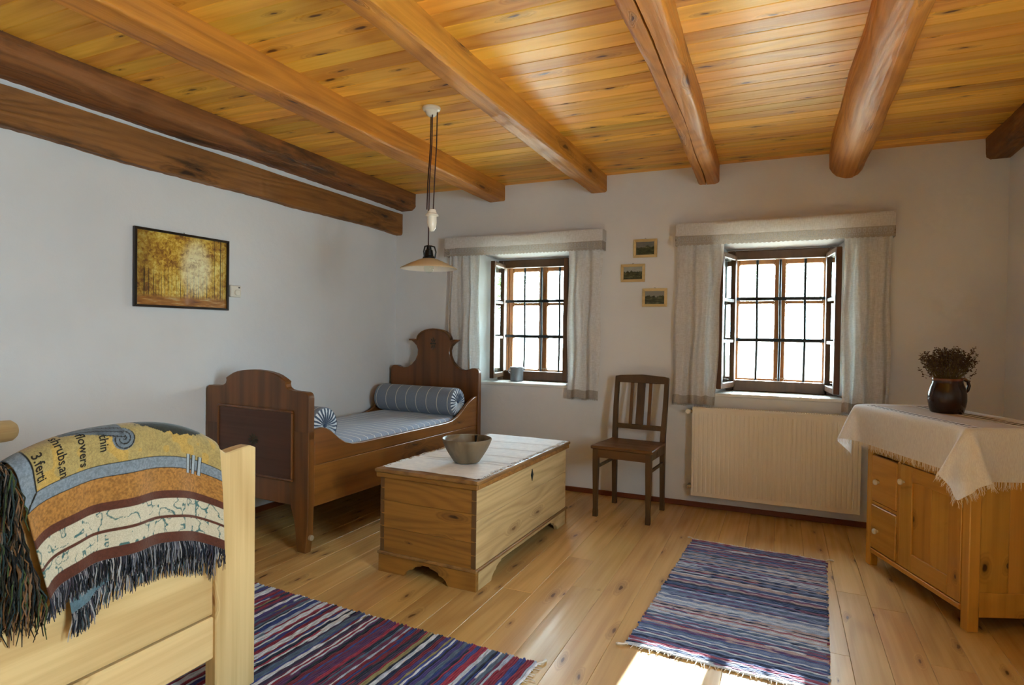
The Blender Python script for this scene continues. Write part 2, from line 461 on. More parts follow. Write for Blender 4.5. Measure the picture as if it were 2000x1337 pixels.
o = MB().prism([(wl(0.3), 0.3), (wl(YR - 0.2), YR - 0.2), (wl(YR - 0.2) - 0.25, YR - 0.2), (-0.25, 0.3)], 2, -0.06, H + 0.06).build('wall_left', M['wall'], smooth=False); o['kind'] = 'structure'
# right wall with a window opening behind the view, rear wall
wr = MB()
WY0, WY1, WZ0, WZ1 = -4.0, -3.1, 0.78, 1.9
for (a, b, c, d) in ((YR - 0.2, WY0, -0.06, H + 0.06), (WY1, 0.0, -0.06, H + 0.06), (WY0, WY1, -0.06, WZ0), (WY0, WY1, WZ1, H + 0.06)):
    wr.box(XR, XR + 0.3, a, b, c, d)
o = wr.build('wall_right', M['wall'], smooth=False); o['kind'] = 'structure'
o = MB().box(-0.4, XR, YR - 0.2, YR, -0.06, H + 0.06).build('wall_rear', M['wall'], smooth=False); o['kind'] = 'structure'
o = MB().box(0.0, XR, -0.014, 0.0, 0.0, 0.036, 0.004).build('baseboard_back', M['base']); o['kind'] = 'structure'
o = MB().prism([(wl(-0.02), -0.02), (wl(-0.02) + 0.014, -0.02), (wl(YR) + 0.014, YR), (wl(YR), YR)], 2, 0, 0.036).build('baseboard_left', M['base']); o['kind'] = 'structure'
o = MB().box(XR - 0.014, XR, YR, -0.02, 0.0, 0.036, 0.004).build('baseboard_right', M['base']); o['kind'] = 'structure'
# window in the right wall (outside the picture): frame, mullions, panes
w3 = root('window_3', (XR + 0.15, (WY0 + WY1) / 2, WZ0))
hw = (WY1 - WY0) / 2; hh = WZ1 - WZ0
fb = MB().box(-0.03, 0.03, -hw, -hw + 0.06, 0, hh).box(-0.03, 0.03, hw - 0.06, hw, 0, hh).box(-0.03, 0.03, -hw + 0.06, hw - 0.06, 0, 0.07).box(-0.03, 0.03, -hw + 0.06, hw - 0.06, hh - 0.06, hh).box(-0.02, 0.02, -0.03, 0.03, 0.07, hh - 0.06)
fb.build('frame', M['win'], w3, smooth=False)
for sgn in (-1, 1):
    MB().box(-0.002, 0.002, min(sgn * 0.03, sgn * (hw - 0.06)), max(sgn * 0.03, sgn * (hw - 0.06)), 0.07, hh - 0.06).build('pane', M['glass'], w3, smooth=False)

# ------------------------------------------------------------------ ceiling beams
def beam(name, label, xl, xr, zb, ztop, mat, rnd_=0.03, notch=None, seed=0, y0=0.02, y1=YR, amp=0.006):
    r = random.Random(seed); ny = 170; jit = 0.0022 if mat is M['beam_dark'] else 0.0009
    ph = [r.uniform(0, 6.28) for _ in range(12)]
    mb = MB(); N = None; vs = []
    for k in range(ny):
        y = y0 + (y1 - y0) * k / (ny - 1); s = -y
        a = xl(s) if callable(xl) else xl; b = xr(s) if callable(xr) else xr; z = zb(s) if callable(zb) else zb
        z += amp * math.sin(1.9 * s + ph[0]) + amp * 0.6 * math.sin(5.3 * s + ph[1])
        a += amp * math.sin(2.3 * s + ph[2]) + amp * 0.5 * math.sin(7.1 * s + ph[3]); b += amp * math.sin(2.0 * s + ph[4]) + amp * 0.5 * math.sin(6.3 * s + ph[5])
        q = min(rnd_, (b - a) * 0.49, (ztop - z) * 0.9)
        prof = [(a, ztop)] + [(px + amp * 0.35 * math.sin(9 * s + i * 1.7 + ph[6]), pz + amp * 0.35 * math.sin(11 * s + i * 2.3 + ph[7])) for i, (px, pz) in enumerate(arc(a + q, z + q, q, 180, 270, 6))]
        if notch:
            c = a + (b - a) * (notch + 0.04 * math.sin(0.9 * s + ph[8]) + 0.012 * math.sin(6 * s)); wn = 0.0028 + 0.0016 * math.sin(3 * s + 1)
            prof += [(c - wn, z), (c, z + 0.03), (c + wn, z)]
        prof += [(px + amp * 0.35 * math.sin(8 * s + i * 1.3 + ph[9]), pz + amp * 0.35 * math.sin(10 * s + i * 1.9 + ph[10])) for i, (px, pz) in enumerate(arc(b - q, z + q, q, 270, 360, 6))] + [(b, ztop)]
        N = len(prof); vs += [(px + r.uniform(-jit, jit), y, pz + (r.uniform(-jit, jit) if pz < ztop else 0)) for px, pz in prof]
    fs = [(k * N + i, k * N + i + 1, (k + 1) * N + i + 1, (k + 1) * N + i) for k in range(ny - 1) for i in range(N - 1)]
    fs += [(k * N + N - 1, k * N, (k + 1) * N, (k + 1) * N + N - 1) for k in range(ny - 1)]
    fs += [tuple(range(N)), tuple((ny - 1) * N + i for i in range(N))[::-1]]
    mb.add(vs, fs)
    return tag(mb.build(name, mat, angle=40), label, 'beam')
beam('wall_beam', 'dark brown hewn beam set into the wall above the forest picture', lambda s: wl(-s) - 0.1, lambda s: 0.062 + wl(-s), lambda s: 2.052 + 0.014 * s, 2.235, M['beam_dark'], 0.016, seed=1)
for v in (bpy.data.objects['wall_beam'].data.vertices):  # top follows the same rise
    if v.co.z > 2.2: v.co.z += 0.012 * -v.co.y
o = MB().prism([(wl(0) - 0.1, 0.0), (0.05, 0.0), (wl(YR) + 0.05, YR), (wl(YR) - 0.1, YR)], 2, 2.2, H).build('trim_1', M['wall'], smooth=False); o['kind'] = 'structure'
beam('ceiling_beam', 'dark brown ceiling joist running along the wall with the forest picture', lambda s: -0.12 + wl(-s), lambda s: 0.205 + 0.008 * s, lambda s: 2.262 + 0.012 * s, H + 0.01, M['beam_dark'], 0.05, seed=2)
beam('ceiling_beam', 'squared orange-brown ceiling joist passing behind the pendant lamp', 0.905, 1.05, 2.272, H + 0.01, M['beam'], 0.013, seed=3, amp=0.003)
beam('ceiling_beam', 'squared golden ceiling joist ending above the window by the bed', lambda s: 1.765 + 0.008 * s, 1.888, 2.272, H + 0.01, M['beam'], 0.013, seed=4, amp=0.003)
beam('ceiling_beam', 'ceiling joist with a long drying crack along its underside', lambda s: 2.553 + 0.02 * s, lambda s: 2.70 + 0.018 * s, 2.275, H + 0.01, M['beam'], 0.03, notch=0.42, seed=5, amp=0.005)
beam('ceiling_beam', 'round knotty log joist above the window over the radiator', lambda s: 3.365 + 0.004 * s, lambda s: 3.575 - 0.008 * s, 2.245, H + 0.01, M['beam'], 0.1, notch=0.62, seed=6, amp=0.007)
beam('ceiling_beam', 'dark log joist in the corner above the pine cabinet', 4.19, XR + 0.06, 2.27, H + 0.01, M['beam_dark'], 0.035, seed=8)
# ------------------------------------------------------------------ windows
def sash(w, h, sw, rows, thick, mat, parent, name, rz=0, loc=(0, 0, 0), mir=1, munt=0.022):
    """a glazed leaf hinged at local x=0, opening to +x (mir=1) or -x; frame is the object, panes are children"""
    mb = MB(); X = lambda a, b: (min(mir * a, mir * b), max(mir * a, mir * b)); t = thick / 2
    for a, b, c, d in ((0, sw, 0, h), (w - sw, w, 0, h)): mb.box(*X(a, b), -t, t, c, d, 0.004)
    for c, d in ((0, sw * 1.15), (h - sw, h)): mb.box(*X(sw, w - sw), -t, t, c, d, 0.004)
    z0, z1 = sw * 1.15, h - sw; ph = (z1 - z0) / rows
    for k in range(1, rows): mb.box(*X(sw, w - sw), -t * 0.7, t * 0.7, z0 + k * ph - munt / 2, z0 + k * ph + munt / 2, 0.003)
    if name == 'outer_sash':
        q = 0.016
        for k in range(rows):
            za, zc = z0 + k * ph + (munt / 2 if k else 0), z0 + (k + 1) * ph - (munt / 2 if k < rows - 1 else 0)
            for xa, sx in ((sw, 1), (w - sw, -1)):
                for zz, sz_ in ((za, 1), (zc, -1)):
                    pl = [(mir * xa, zz)] + [(mir * (xa + sx * q * (1 - math.cos(a))), zz + sz_ * q * (1 - math.sin(a))) for a in (0.0, 0.4, 0.785, 1.17, 1.571)]
                    mb.prism(pl, 1, -t * 0.6, t * 0.6)
    o = mb.build(name, mat, parent, smooth=False); o.location = loc; o.rotation_euler = (0, 0, rz)
    for k in range(rows):
        MB().box(*X(sw - 0.004, w - sw + 0.004), -0.0015, 0.0015, z0 + k * ph, z0 + (k + 1) * ph).build('pane', M['glass'], o, smooth=False)
    return o
def window(n, cx, aL, aR):
    r = root('window_%d' % n, (cx, 0, 0))
    # sill
    MB().prism([(-0.415, -0.012), (0.415, -0.012), (0.358, 0.275), (-0.358, 0.275)], 2, 0.788, 0.812, 0.005).build('sill', M['sill'], r)
    # inner dark frame: stiles and rails
    iy0, iy1 = 0.25, 0.30; ho, hi = 0.352, 0.303; z0, z1 = 0.812, 1.828
    MB().box(-ho, -hi, iy0, iy1, z0, z1, 0.004).build('frame_stile', M['win'], r)
    MB().box(hi, ho, iy0, iy1, z0, z1, 0.004).build('frame_stile', M['win'], r)
    MB().box(-hi, hi, iy0, iy1, z1 - 0.064, z1, 0.004).build('frame_head', M['win'], r)
    MB().box(-hi, hi, iy0 - 0.004, iy1, z0, z0 + 0.08, 0.006).build('frame_foot', M['win'], r)
    # outer closed sashes
    oh = 0.922; ow = 0.318; oz = 0.858
    MB().box(-0.336, -ow, 0.40, 0.45, 0.846, 1.795).box(ow, 0.336, 0.40, 0.45, 0.846, 1.795).box(-ow, ow, 0.40, 0.45, 1.781, 1.795).box(-ow, ow, 0.40, 0.45, 0.846, 0.857).build('outer_frame', M['win_out'], r, smooth=False)
    sash(ow - 0.001, oh, 0.036, 3, 0.036, M['win_out'], r, 'outer_sash', 0, (-ow, 0.425, oz), 1)
    sash(ow - 0.001, oh, 0.036, 3, 0.036, M['win_out'], r, 'outer_sash', 0, (ow, 0.425, oz), -1)
    # wrought grille between the two windows
    for bx in (-0.155, 0.0, 0.163):
        MB().tube([(bx, 0.37, 0.846), (bx + 0.004, 0.37, 1.2), (bx, 0.37, 1.5), (bx, 0.37, 1.793)], 0.009, 8).build('grille_bar', M['iron'], r)
    for bz in (1.185, 1.486):
        MB().box(-0.336, 0.336, 0.356, 0.364, bz - 0.012, bz + 0.012, 0.002).build('grille_crossbar', M['iron'], r)
    # brass-coloured window stays
    MB().tube([(-0.02, 0.40, 0.905), (0.06, 0.385, 0.912), (0.10, 0.375, 0.91), (0.115, 0.37, 0.922)], 0.004, 6).build('window_stay', M['chrome'], r)
    # inner casements opened into the room
    cw, ch = 0.299, 0.95
    for mir, ang in ((1, -aL), (-1, aR)):
        c = sash(cw, ch, 0.036, 3, 0.036, M['win'], r, 'casement', math.radians(ang), (-mir * hi, 0.25, 0.842), mir)
        if 0: MB().tube([(mir * (cw - 0.018), -0.018, 0.45), (mir * (cw - 0.018), -0.05, 0.45), (mir * (cw - 0.018), -0.055, 0.40)], 0.005, 6).build('casement_latch', M['iron'], c)
    return r
window(1, W1X, 82, 101)
window(2, W2X, 104, 98)

# ------------------------------------------------------------------ outdoors: ground and trees
o = MB().box(-30, 35, 0.6, 70, -0.77, -0.71).build('courtyard', plain('pale_gravel', 'd2ccbc', 0.9, var=0.25, bscale=3), smooth=False)
tag(o, 'pale sunlit gravel yard outside beyond the windows', 'yard', kind='stuff')
leafm = plain('leaf_green', '8fb066', 0.6, var=0.4, bscale=20); barkm = plain('tree_bark', '6a5844', 0.9, bump=0.3)
def tree(label, loc, hgt, rad, n, seed, zc=None):
    r = random.Random(seed); t = thing('garden_tree', label, 'tree', loc)
    MB().tube([(0, 0, 0), (0.05, 0.03, hgt * 0.3), (-0.04, 0, hgt * 0.55), (0.02, 0.02, hgt * 0.85)], [0.14, 0.11, 0.08, 0.03], 10).build('trunk', barkm, t)
    mb = MB(); zc = zc or hgt * 0.72
    for i in range(n):
        d = Vector((r.gauss(0, 1), r.gauss(0, 1), r.gauss(0, 1))).normalized() * (r.random() ** 0.4)
        p = Vector((d.x * rad, d.y * rad, zc + d.z * rad * 0.85)); s = r.uniform(0.05, 0.10)
        a = Vector((r.gauss(0, 1), r.gauss(0, 1), r.gauss(0, 1))).normalized(); b = a.cross(Vector((r.gauss(0, 1), r.gauss(0, 1), r.gauss(0, 1)))).normalized()
        c = a.cross(b) * s * 0.15
        mb.add([p - a * s, p + b * s * 0.5 + c, p + a * s, p - b * s * 0.5 + c], [(0, 1, 2, 3)])
    o = mb.build('foliage', leafm, t, smooth=False, recalc=False); o['kind'] = 'stuff'
tree('tall leafy tree outside the window above the bed head', (1.75, 7.6, -0.7), 5.6, 0.85, 7000, 3, 4.98)
tree('bushy green tree outside beyond the window over the radiator', (1.3, 13.5, -0.7), 5.2, 1.5, 1600, 4)
tree('pale green tree far behind the window over the radiator', (4.6, 19.0, -0.7), 6.0, 1.8, 1800, 5)
tree('green garden tree seen through the window by the bed', (-5.4, 14.0, -0.7), 5.5, 1.8, 1200, 6)

# ------------------------------------------------------------------ antique bed
def mirror(half):                     # half outline (x>=0 side, from bottom centre up to top centre) -> full polygon
    return half + [(-x, z) for x, z in reversed(half) if abs(x) > 1e-6]
BED_L = 0.875
bed = thing('antique_bed', 'dark stained antique bed with curved crest headboard under the wall picture', 'bed', (0.43, -1.0, 0), math.radians(-3.4))
def bed_board(hw, leg_in, parent_name, top_half, panel, mat, y0, y1, legz=0.245):
    """stiles with legs, crest rail, bottom rail and a sunk panel"""
    par = bpy.data.objects.new(parent_name, None); return par
# footboard (local y = -BED_L)
fy0, fy1 = -BED_L - 0.022, -BED_L + 0.022
for s in (-1, 1):
    st = [(0.42, 0.10), (0.425, 0.25), (0.425, 0.66), (0.29, 0.66), (0.29, 0.25), (0.30, 0.22), (0.318, 0.17), (0.33, 0.10), (0.338, 0.035), (0.345, 0.0), (0.405, 0.0), (0.412, 0.04)]
    leg = MB().prism([(s * x, z) for x, z in st], 1, fy0, fy1, 0.004).build('leg_stile', M['oldbed'], bed)
    MB().lathe([(0.008, -0.012), (0.015, -0.008), (0.015, 0.008), (0.008, 0.012)], 16, 0, 0, 'x').build('caster_knob', plain('pale_bone', 'a08c70', 0.5), leg).location = (s * 0.425, -BED_L, 0.085)
top = [(0.425, 0.66), (0.425, 0.835)] + arc(0.395, 0.845, 0.030, 0, 90, 6) + [(0.30, 0.878)] + [(0.27, 0.884), (0.252, 0.895), (0.246, 0.912), (0.250, 0.925), (0.236, 0.934)] + [(0.236 * math.cos(math.radians(a)) ** 0.9, 0.915 + 0.066 * math.sin(math.radians(a))) for a in (28, 40, 52, 64, 76)] + [(0.0, 0.982)]
MB().prism([(x, z) for x, z in [(0.425, 0.62)] + top + [(-x, z) for x, z in reversed(top[:-1])] + [(-0.425, 0.62)]], 1, fy0 + 0.001, fy1 - 0.001, 0.004).build('crest_rail', M['oldbed'], bed)
MB().box(-0.29, 0.29, fy0 + 0.001, fy1 - 0.001, 0.25, 0.385, 0.003).build('bottom_rail', M['oldbed'], bed)
MB().box(-0.29, 0.29, -BED_L - 0.006, -BED_L + 0.006, 0.38, 0.64).box(-0.305, 0.305, fy0 - 0.004, fy0 + 0.006, 0.385, 0.762, 0.003).build('panel', M['oldbed_panel'], bed)
mo = MB()
for a, b, c, d in ((-0.312, 0.312, 0.755, 0.769), (-0.312, 0.312, 0.378, 0.392), (-0.312, -0.298, 0.392, 0.755), (0.298, 0.312, 0.392, 0.755)): mo.box(a, b, fy0 - 0.012, fy0 + 0.004, c, d, 0.005)
mo.build('panel_moulding', M['oldbed'], bed)
def rosette(parent, z, y, sx, sz, leaves):
    mb = MB()
    for i in range(leaves):
        a = 2 * math.pi * i / leaves; c, s_ = math.cos(a), math.sin(a); q = []
        for (u, v) in ((0.15, 0), (0.5, 0.16), (0.8, 0.13), (1.0, 0.0), (0.8, -0.13), (0.5, -0.16)):
            q.append(((u * c - v * s_) * sx, y - (0.004 if abs(v) < 0.01 else 0.001), z + (u * s_ + v * c) * sz))
        mb.add(q + [((0.55 * c) * sx, y - 0.006, z + 0.55 * s_ * sz)], [(i2, (i2 + 1) % 6, 6) for i2 in range(6)])
    mb.lathe([(0.001, y - 0.008), (sx * 0.14, y - 0.006), (sx * 0.2, y)], 12, 0, z, 'y')
    return mb.build('carved_rosette', plain('worn_inlay', '4a4030', 0.6, var=0.4), parent)
rosette(bed, 0.585, fy0 - 0.004, 0.045, 0.036, 10)
# headboard
hy0, hy1 = BED_L - 0.02, BED_L + 0.024
hb = [(0.44, 0.0), (0.44, 0.885)] + arc(0.405, 0.89, 0.035, 0, 90, 6) + [(0.375, 0.925), (0.34, 0.912), (0.30, 0.906), (0.26, 0.915), (0.22, 0.938), (0.185, 0.975), (0.163, 1.02), (0.158, 1.06), (0.172, 1.095), (0.20, 1.12), (0.242, 1.150), (0.205, 1.152), (0.168, 1.150)] + [(0.165 * math.cos(math.radians(a)), 1.152 + 0.088 * math.sin(math.radians(a))) for a in (15, 30, 45, 60, 75)] + [(0, 1.24)]
for s in (-1, 1):
    MB().prism([(s * x, z) for x, z in [(0.44, 0.0), (0.44, 0.30), (0.33, 0.30), (0.345, 0.18), (0.36, 0.0)]], 1, hy0, hy1, 0.004).build('leg', M['oldbed'], bed)
up = [p for p in hb if p[1] > 0.28]
MB().prism([(0.44, 0.30)] + up + [(-x, z) for x, z in reversed(up[:-1])] + [(-0.44, 0.30)], 1, hy0, hy1, 0.004).build('headboard', M['oldbed'], bed)
rosette(bed, 1.115, hy0 - 0.001, 0.03, 0.055, 8)
cr = [(x, z) for x, z in hb if z >= 1.15]
mo = MB(); pts = [(x, hy0 - 0.004, z - 0.006) for x, z in cr] + [(-x, hy0 - 0.004, z - 0.006) for x, z in reversed(cr[:-1])]
mo.tube(pts, 0.007, 6); mo.build('crest_moulding', M['oldbed'], bed)
# side rails
for s in (-1, 1):
    tp = [(-BED_L + 0.02, 0.672), (-0.80, 0.676), (-0.765, 0.668), (-0.72, 0.64), (-0.67, 0.60), (-0.62, 0.57), (-0.56, 0.553), (-0.48, 0.546), (0.40, 0.546), (0.50, 0.552), (0.58, 0.575), (0.65, 0.615), (0.72, 0.66), (0.80, 0.695), (BED_L - 0.02, 0.705)]
    MB().prism([(-BED_L + 0.02, 0.475)] + tp + [(BED_L - 0.02, 0.475)], 0, s * 0.402, s * 0.428, 0.004).build('side_rail_top', M['oldbed_rail'], bed)
    MB().box(s * 0.402, s * 0.427, -BED_L + 0.02, BED_L - 0.02, 0.25, 0.4745, 0.003).build('side_rail', M['oldbed_rail'], bed)
for k in range(8):
    MB().box(-0.40, 0.40, -0.80 + k * 0.22, -0.72 + k * 0.22, 0.40, 0.42, 0.002).build('slat', M['pale'], bed)

def ticking(name, ax, period, base='6f7f98', base2='8693a8', line='e6e6e0', lw=0.1, sub=True):
    t = NT(name); tc = t.n('ShaderNodeTexCoord').outputs['Object']
    sp = t.n('ShaderNodeSeparateXYZ'); t.l(tc, sp.inputs[0]); u = t.math('DIVIDE', sp.outputs[ax], period)
    fr = t.math('FRACT', u)
    ln = t.math('LESS_THAN', t.math('ABSOLUTE', t.math('SUBTRACT', fr, 0.5)), lw / 2)
    fine = t.math('FRACT', t.math('MULTIPLY', u, 4.0))
    f2 = t.math('LESS_THAN', fine, 0.5)
    nz = t.noise(t.vmath('MULTIPLY', tc, (300, 300, 300)), 1.0, 2)
    c = t.mix(t.math('MULTIPLY', f2, 0.5 if sub else 0.0), lin(base), lin(base2))
    c = t.mix(t.mr(nz, 0.3, 0.7, 0, 0.25), c, lin('a8b4c4'))
    c = t.mix(ln, c, lin(line))
    t.set(c, 0.9); t.b.inputs['Specular IOR Level'].default_value = 0.15; t.b.inputs['Sheen Weight'].default_value = 0.2
    t.bump(t.math('ADD', nz, t.noise(tc, 14, 2)), 0.12, 0.004)
    return t.m
BM = Matrix.Rotation(math.radians(-3.4), 4, 'Z'); BO = Vector((0.43, -1.0, 0))
def in_bed(o, loc):
    o.location = BO + BM @ Vector(loc); o.rotation_euler = (0, 0, math.radians(-3.4)); return o
# mattress: softly rounded slab
def mat_fn():
    mb = MB(); nx, ny = 26, 48; hx, hy, th = 0.398, 0.845, 0.15
    def top(u, v, s):
        x = (u * 2 - 1); y = (v * 2 - 1)
        ex = 1 - abs(x) ** 14; ey = 1 - abs(y) ** 22
        z = th / 2 * (max(0, ex) ** 0.5) * (max(0, ey) ** 0.5)
        z += 0.004 * math.sin(7 * x + 2 * y) * ex * ey
        return (x * hx, y * hy, s * z)
    for s in (1, -1): mb.grid(lambda u, v, s=s: top(u, v, s), nx, ny)
    return mb
mt = in_bed(mat_fn().build('mattress', ticking('mattress_ticking', 1, 0.066, '96a2ba', 'a8b4c8'), angle=80), (0, 0, 0.493))
tag(mt, 'blue-grey striped mattress lying in the antique bed', 'mattress')
def bolster(label, r, hl, loc):
    b = thing('bolster', label, 'bolster'); in_bed(b, loc)
    prof = [(r * 0.93, -hl), (r * 0.985, -hl + 0.008), (r, -hl + 0.025), (r * 1.01, 0), (r, hl - 0.025), (r * 0.985, hl - 0.008), (r * 0.93, hl)]
    mb = MB().lathe(prof, 48, 0, 0, 'x', cap=False, wob=lambda a, z: 0.008 * math.sin(3 * a + 8 * z)); mb.build('cover', ticking('bolster_ticking', 0, 0.098, '767e8c', '7c8492', 'dcd8c8', 0.05, False), b, angle=60)
    t = NT('gathered_ticking'); tc = t.n('ShaderNodeTexCoord').outputs['Object']; sp = t.n('ShaderNodeSeparateXYZ'); t.l(tc, sp.inputs[0])
    an = t.math('ARCTAN2', sp.outputs[2], sp.outputs[1])
    st = t.math('SINE', t.math('ADD', t.math('MULTIPLY', an, 22.0), t.math('MULTIPLY', t.noise(tc, 30, 2), 3.0)))
    t.set(t.mix(t.mr(st, -0.5, 0.4), lin('46566e'), lin('d6dee6')), 0.9)
    for s in (-1, 1):
        mb = MB(); nA, nR = 132, 6; vs = [(s * (hl - 0.012), 0, 0)]
        for k in range(1, nR + 1):
            for i in range(nA):
                a = 2 * math.pi * i / nA; rr = r * 0.945 * k / nR
                bul = 0.012 * math.sin(math.pi * k / nR) + 0.0035 * math.sin(22 * a) * math.sin(math.pi * min(1, k / nR + 0.1))
                vs.append((s * (hl - 0.004 + bul), rr * math.cos(a), rr * math.sin(a)))
        fs = [(0, 1 + i, 1 + (i + 1) % nA) for i in range(nA)]
        for k in range(nR - 1):
            for i in range(nA): j = (i + 1) % nA; fs.append((1 + k * nA + i, 1 + k * nA + j, 1 + (k + 1) * nA + j, 1 + (k + 1) * nA + i))
        mb.add(vs, fs); e = mb.build('gathered_end', t.m, b, angle=80)
        MB().lathe([(0.002, 0.004), (0.009, 0.003), (0.011, -0.002), (0.008, -0.006)], 16, 0, 0, 'x').build('button', plain('blue_button', '3c4c66', 0.8), e).location = (s * (hl + 0.004), 0, 0)
    return b
bolster('blue-grey striped bolster at the headboard of the antique bed', 0.107, 0.37, (0.005, 0.655, 0.674))
bolster('striped bolster half hidden behind the footboard of the antique bed', 0.105, 0.375, (0.005, -0.735, 0.672))

# ------------------------------------------------------------------ chest
ch = thing('pine_chest', 'old dovetailed pine chest with a diamond keyhole plate in front of the bed', 'chest', (1.571, -1.345, 0), math.radians(-1.7))
cx, cyy = 0.277, 0.585
# board by board
zb = [0.098, 0.225, 0.36, 0.49]
for a, b in zip(zb, zb[1:]):
    for s in (-1, 1):
        MB().box(-cx + 0.006, cx - 0.006, s * cyy - s * 0.024, s * cyy, a + 0.0006, b - 0.0006, 0.0015).build('end_board', M['chest_end'], ch)
for a, b in ((0.098, 0.33), (0.33, 0.49)):
    for s in (-1, 1):
        MB().box(s * cx - s * 0.024, s * cx, -cyy + 0.004, cyy - 0.004, a + 0.0005, b - 0.0005, 0.0015).build('front_board' if s > 0 else 'back_board', M['chest_front'], ch)
# dovetails on the two near corners: dark end grain wedges on the end face, pale on the front
for s in (-1, 1):
    for k in range(6):
        z = 0.105 + k * 0.064
        MB().prism([(s * (cx - 0.001), z), (s * (cx - 0.024), z + 0.002), (s * (cx - 0.024), z + 0.059), (s * (cx - 0.001), z + 0.061)], 1, -cyy - 0.0015, -cyy + 0.02).build('dovetail', plain('end_grain', '6e4c26', 0.7, var=0.3) if k == 0 and s < 0 else bpy.data.materials['end_grain'], ch, smooth=False)
MB().box(-cx + 0.02, cx - 0.02, -cyy + 0.02, cyy - 0.02, 0.09, 0.105).build('bottom', M['chest_lid'], ch)
# plinth: scalloped boards and moulding
def scallop(L, foot):
    x0 = L - foot
    p = [(L, 0.0), (L, 0.09), (-L, 0.09), (-L, 0.0), (-x0, 0.0)]
    h = [(-x0 + 0.012, 0.022), (-x0 + 0.03, 0.035), (-x0 + 0.05, 0.040), (-x0 + 0.056, 0.052), (-x0 + 0.085, 0.062), (-x0 + 0.10, 0.064), (-x0 + 0.108, 0.072)]
    return p + h + [(-x, z) for x, z in reversed(h)] + [(x0, 0.0)]
for s in (-1, 1):
    MB().prism(scallop(cx + 0.006, 0.155), 1, s * (cyy + 0.006), s * (cyy - 0.018), 0.0015).build('plinth_end', M['chest_end'], ch)
    MB().prism(scallop(cyy - 0.0185, 0.13), 0, s * (cx + 0.006), s * (cx - 0.018), 0.0015).build('plinth_side', M['chest_front'], ch)
for s in (-1, 1):
    MB().box(-cx - 0.012, cx + 0.012, s * (cyy + 0.012), s * (cyy - 0.002), 0.088, 0.104, 0.004).build('plinth_moulding', M['chest_lid'], ch)
    MB().box(s * (cx + 0.012), s * (cx - 0.002), -cyy + 0.002, cyy - 0.002, 0.088, 0.104, 0.004).build('plinth_moulding', M['chest_lid'], ch)
lid = MB().box(-cx - 0.022, cx + 0.02, -cyy - 0.024, cyy + 0.024, 0.503, 0.522, 0.005).build('lid', M['chest_lid'], ch)
for a, b, c, d in ((-cx - 0.016, cx + 0.014, -cyy - 0.018, -cyy - 0.001), (-cx - 0.016, cx + 0.014, cyy + 0.001, cyy + 0.018)): MB().box(a, b, c, d, 0.478, 0.5035, 0.004).build('lid_moulding', M['chest_end'], lid)
MB().box(cx + 0.001, cx + 0.014, -cyy, cyy, 0.478, 0.5035, 0.004).build('lid_moulding', M['chest_end'], lid)
MB().prism([(0.05, 0.452), (0.066, 0.418), (0.05, 0.384), (0.034, 0.418)], 0, cx - 0.001, cx + 0.003, 0.001).build('keyhole_plate', M['iron'], ch)
MB().prism([(0.05 + 0.004 * math.cos(a * 0.785), 0.42 + 0.011 * math.sin(a * 0.785)) for a in range(8)], 0, cx + 0.002, cx + 0.0036).build('keyhole', M['black'], ch)
# runner cloth on the chest
def runner():
    t = thing('table_runner', 'white ribbed linen runner with frayed edges lying on the chest', 'runner', (1.571, -1.345, 0.5225), math.radians(-1.7))
    def sheet(u, v):
        x = (u - 0.5) * 0.535; y = -0.572 + v * 1.155
        x += 0.004 * math.sin(31 * v) + 0.003 * math.sin(67 * v + 1)
        fold = sum(0.0035 * math.exp(-((v - c - 0.05 * (u - 0.5)) / 0.006) ** 2) for c in (0.26, 0.30, 0.44, 0.62, 0.80))
        return (x, y + 0.01 * math.sin(3 * u), 0.0016 + fold + 0.0006 * math.sin(40 * v) + 0.0008 * math.sin(17 * u + 5 * v))
    mb = MB().grid(sheet, 24, 220); mb.build('cloth', cloth_mat('ribbed_linen', 'f8fafc', 'e8ebf0', 500), t, angle=80)
    fr = MB(); r = random.Random(4)
    for k in range(190):
        v = r.random()
        for u, s in ((0.0, -1), (1.0, 1)):
            p = sheet(u, v); L = r.uniform(0.008, 0.022)
            fr.tube([(p[0] - s * 0.003, p[1], 0.003), (p[0] + s * L * 0.6, p[1] + r.uniform(-0.004, 0.004), 0.0042), (p[0] + s * L, p[1] + r.uniform(-0.008, 0.008), 0.002)], [0.0016, 0.0014, 0.0008], 4)
    o = fr.build('fringe', bpy.data.materials['ribbed_linen'], t); o['kind'] = 'stuff'
runner()
# bowl
bw = thing('wooden_bowl', 'weathered turned wooden bowl with a split rim standing on the chest', 'bowl', (1.607, -1.625, 0.5275))
bw.scale = (1.09, 1.09, 1.04)
prof = [(0.001, 0.003), (0.055, 0.0), (0.062, 0.004), (0.078, 0.03), (0.098, 0.065), (0.112, 0.098), (0.118, 0.118), (0.1165, 0.1225), (0.112, 0.1215), (0.105, 0.10), (0.09, 0.065), (0.068, 0.03), (0.045, 0.016), (0.001, 0.013)]
bowlm = wood('grey_bowl_wood', '7d6a52', '54452f', 'z', knots=0.1, ring=7, rough=0.5, var=0.02, bump=0.3, stain='9a8a70', stain_amt=0.5, grain=20)
MB().lathe(prof, 56, cap=False, wob=lambda a, z: (0.02 * math.sin(2 * a + 1) + 0.008 * math.sin(5 * a)) * (z / 0.12)).build('bowl_body', bowlm, bw, angle=60)
MB().prism([(-0.0015, 0.121), (0.0015, 0.121), (0.0005, 0.07), (-0.0005, 0.07)], 1, 0.085, 0.113).build('split', M['black'], bw, smooth=False)

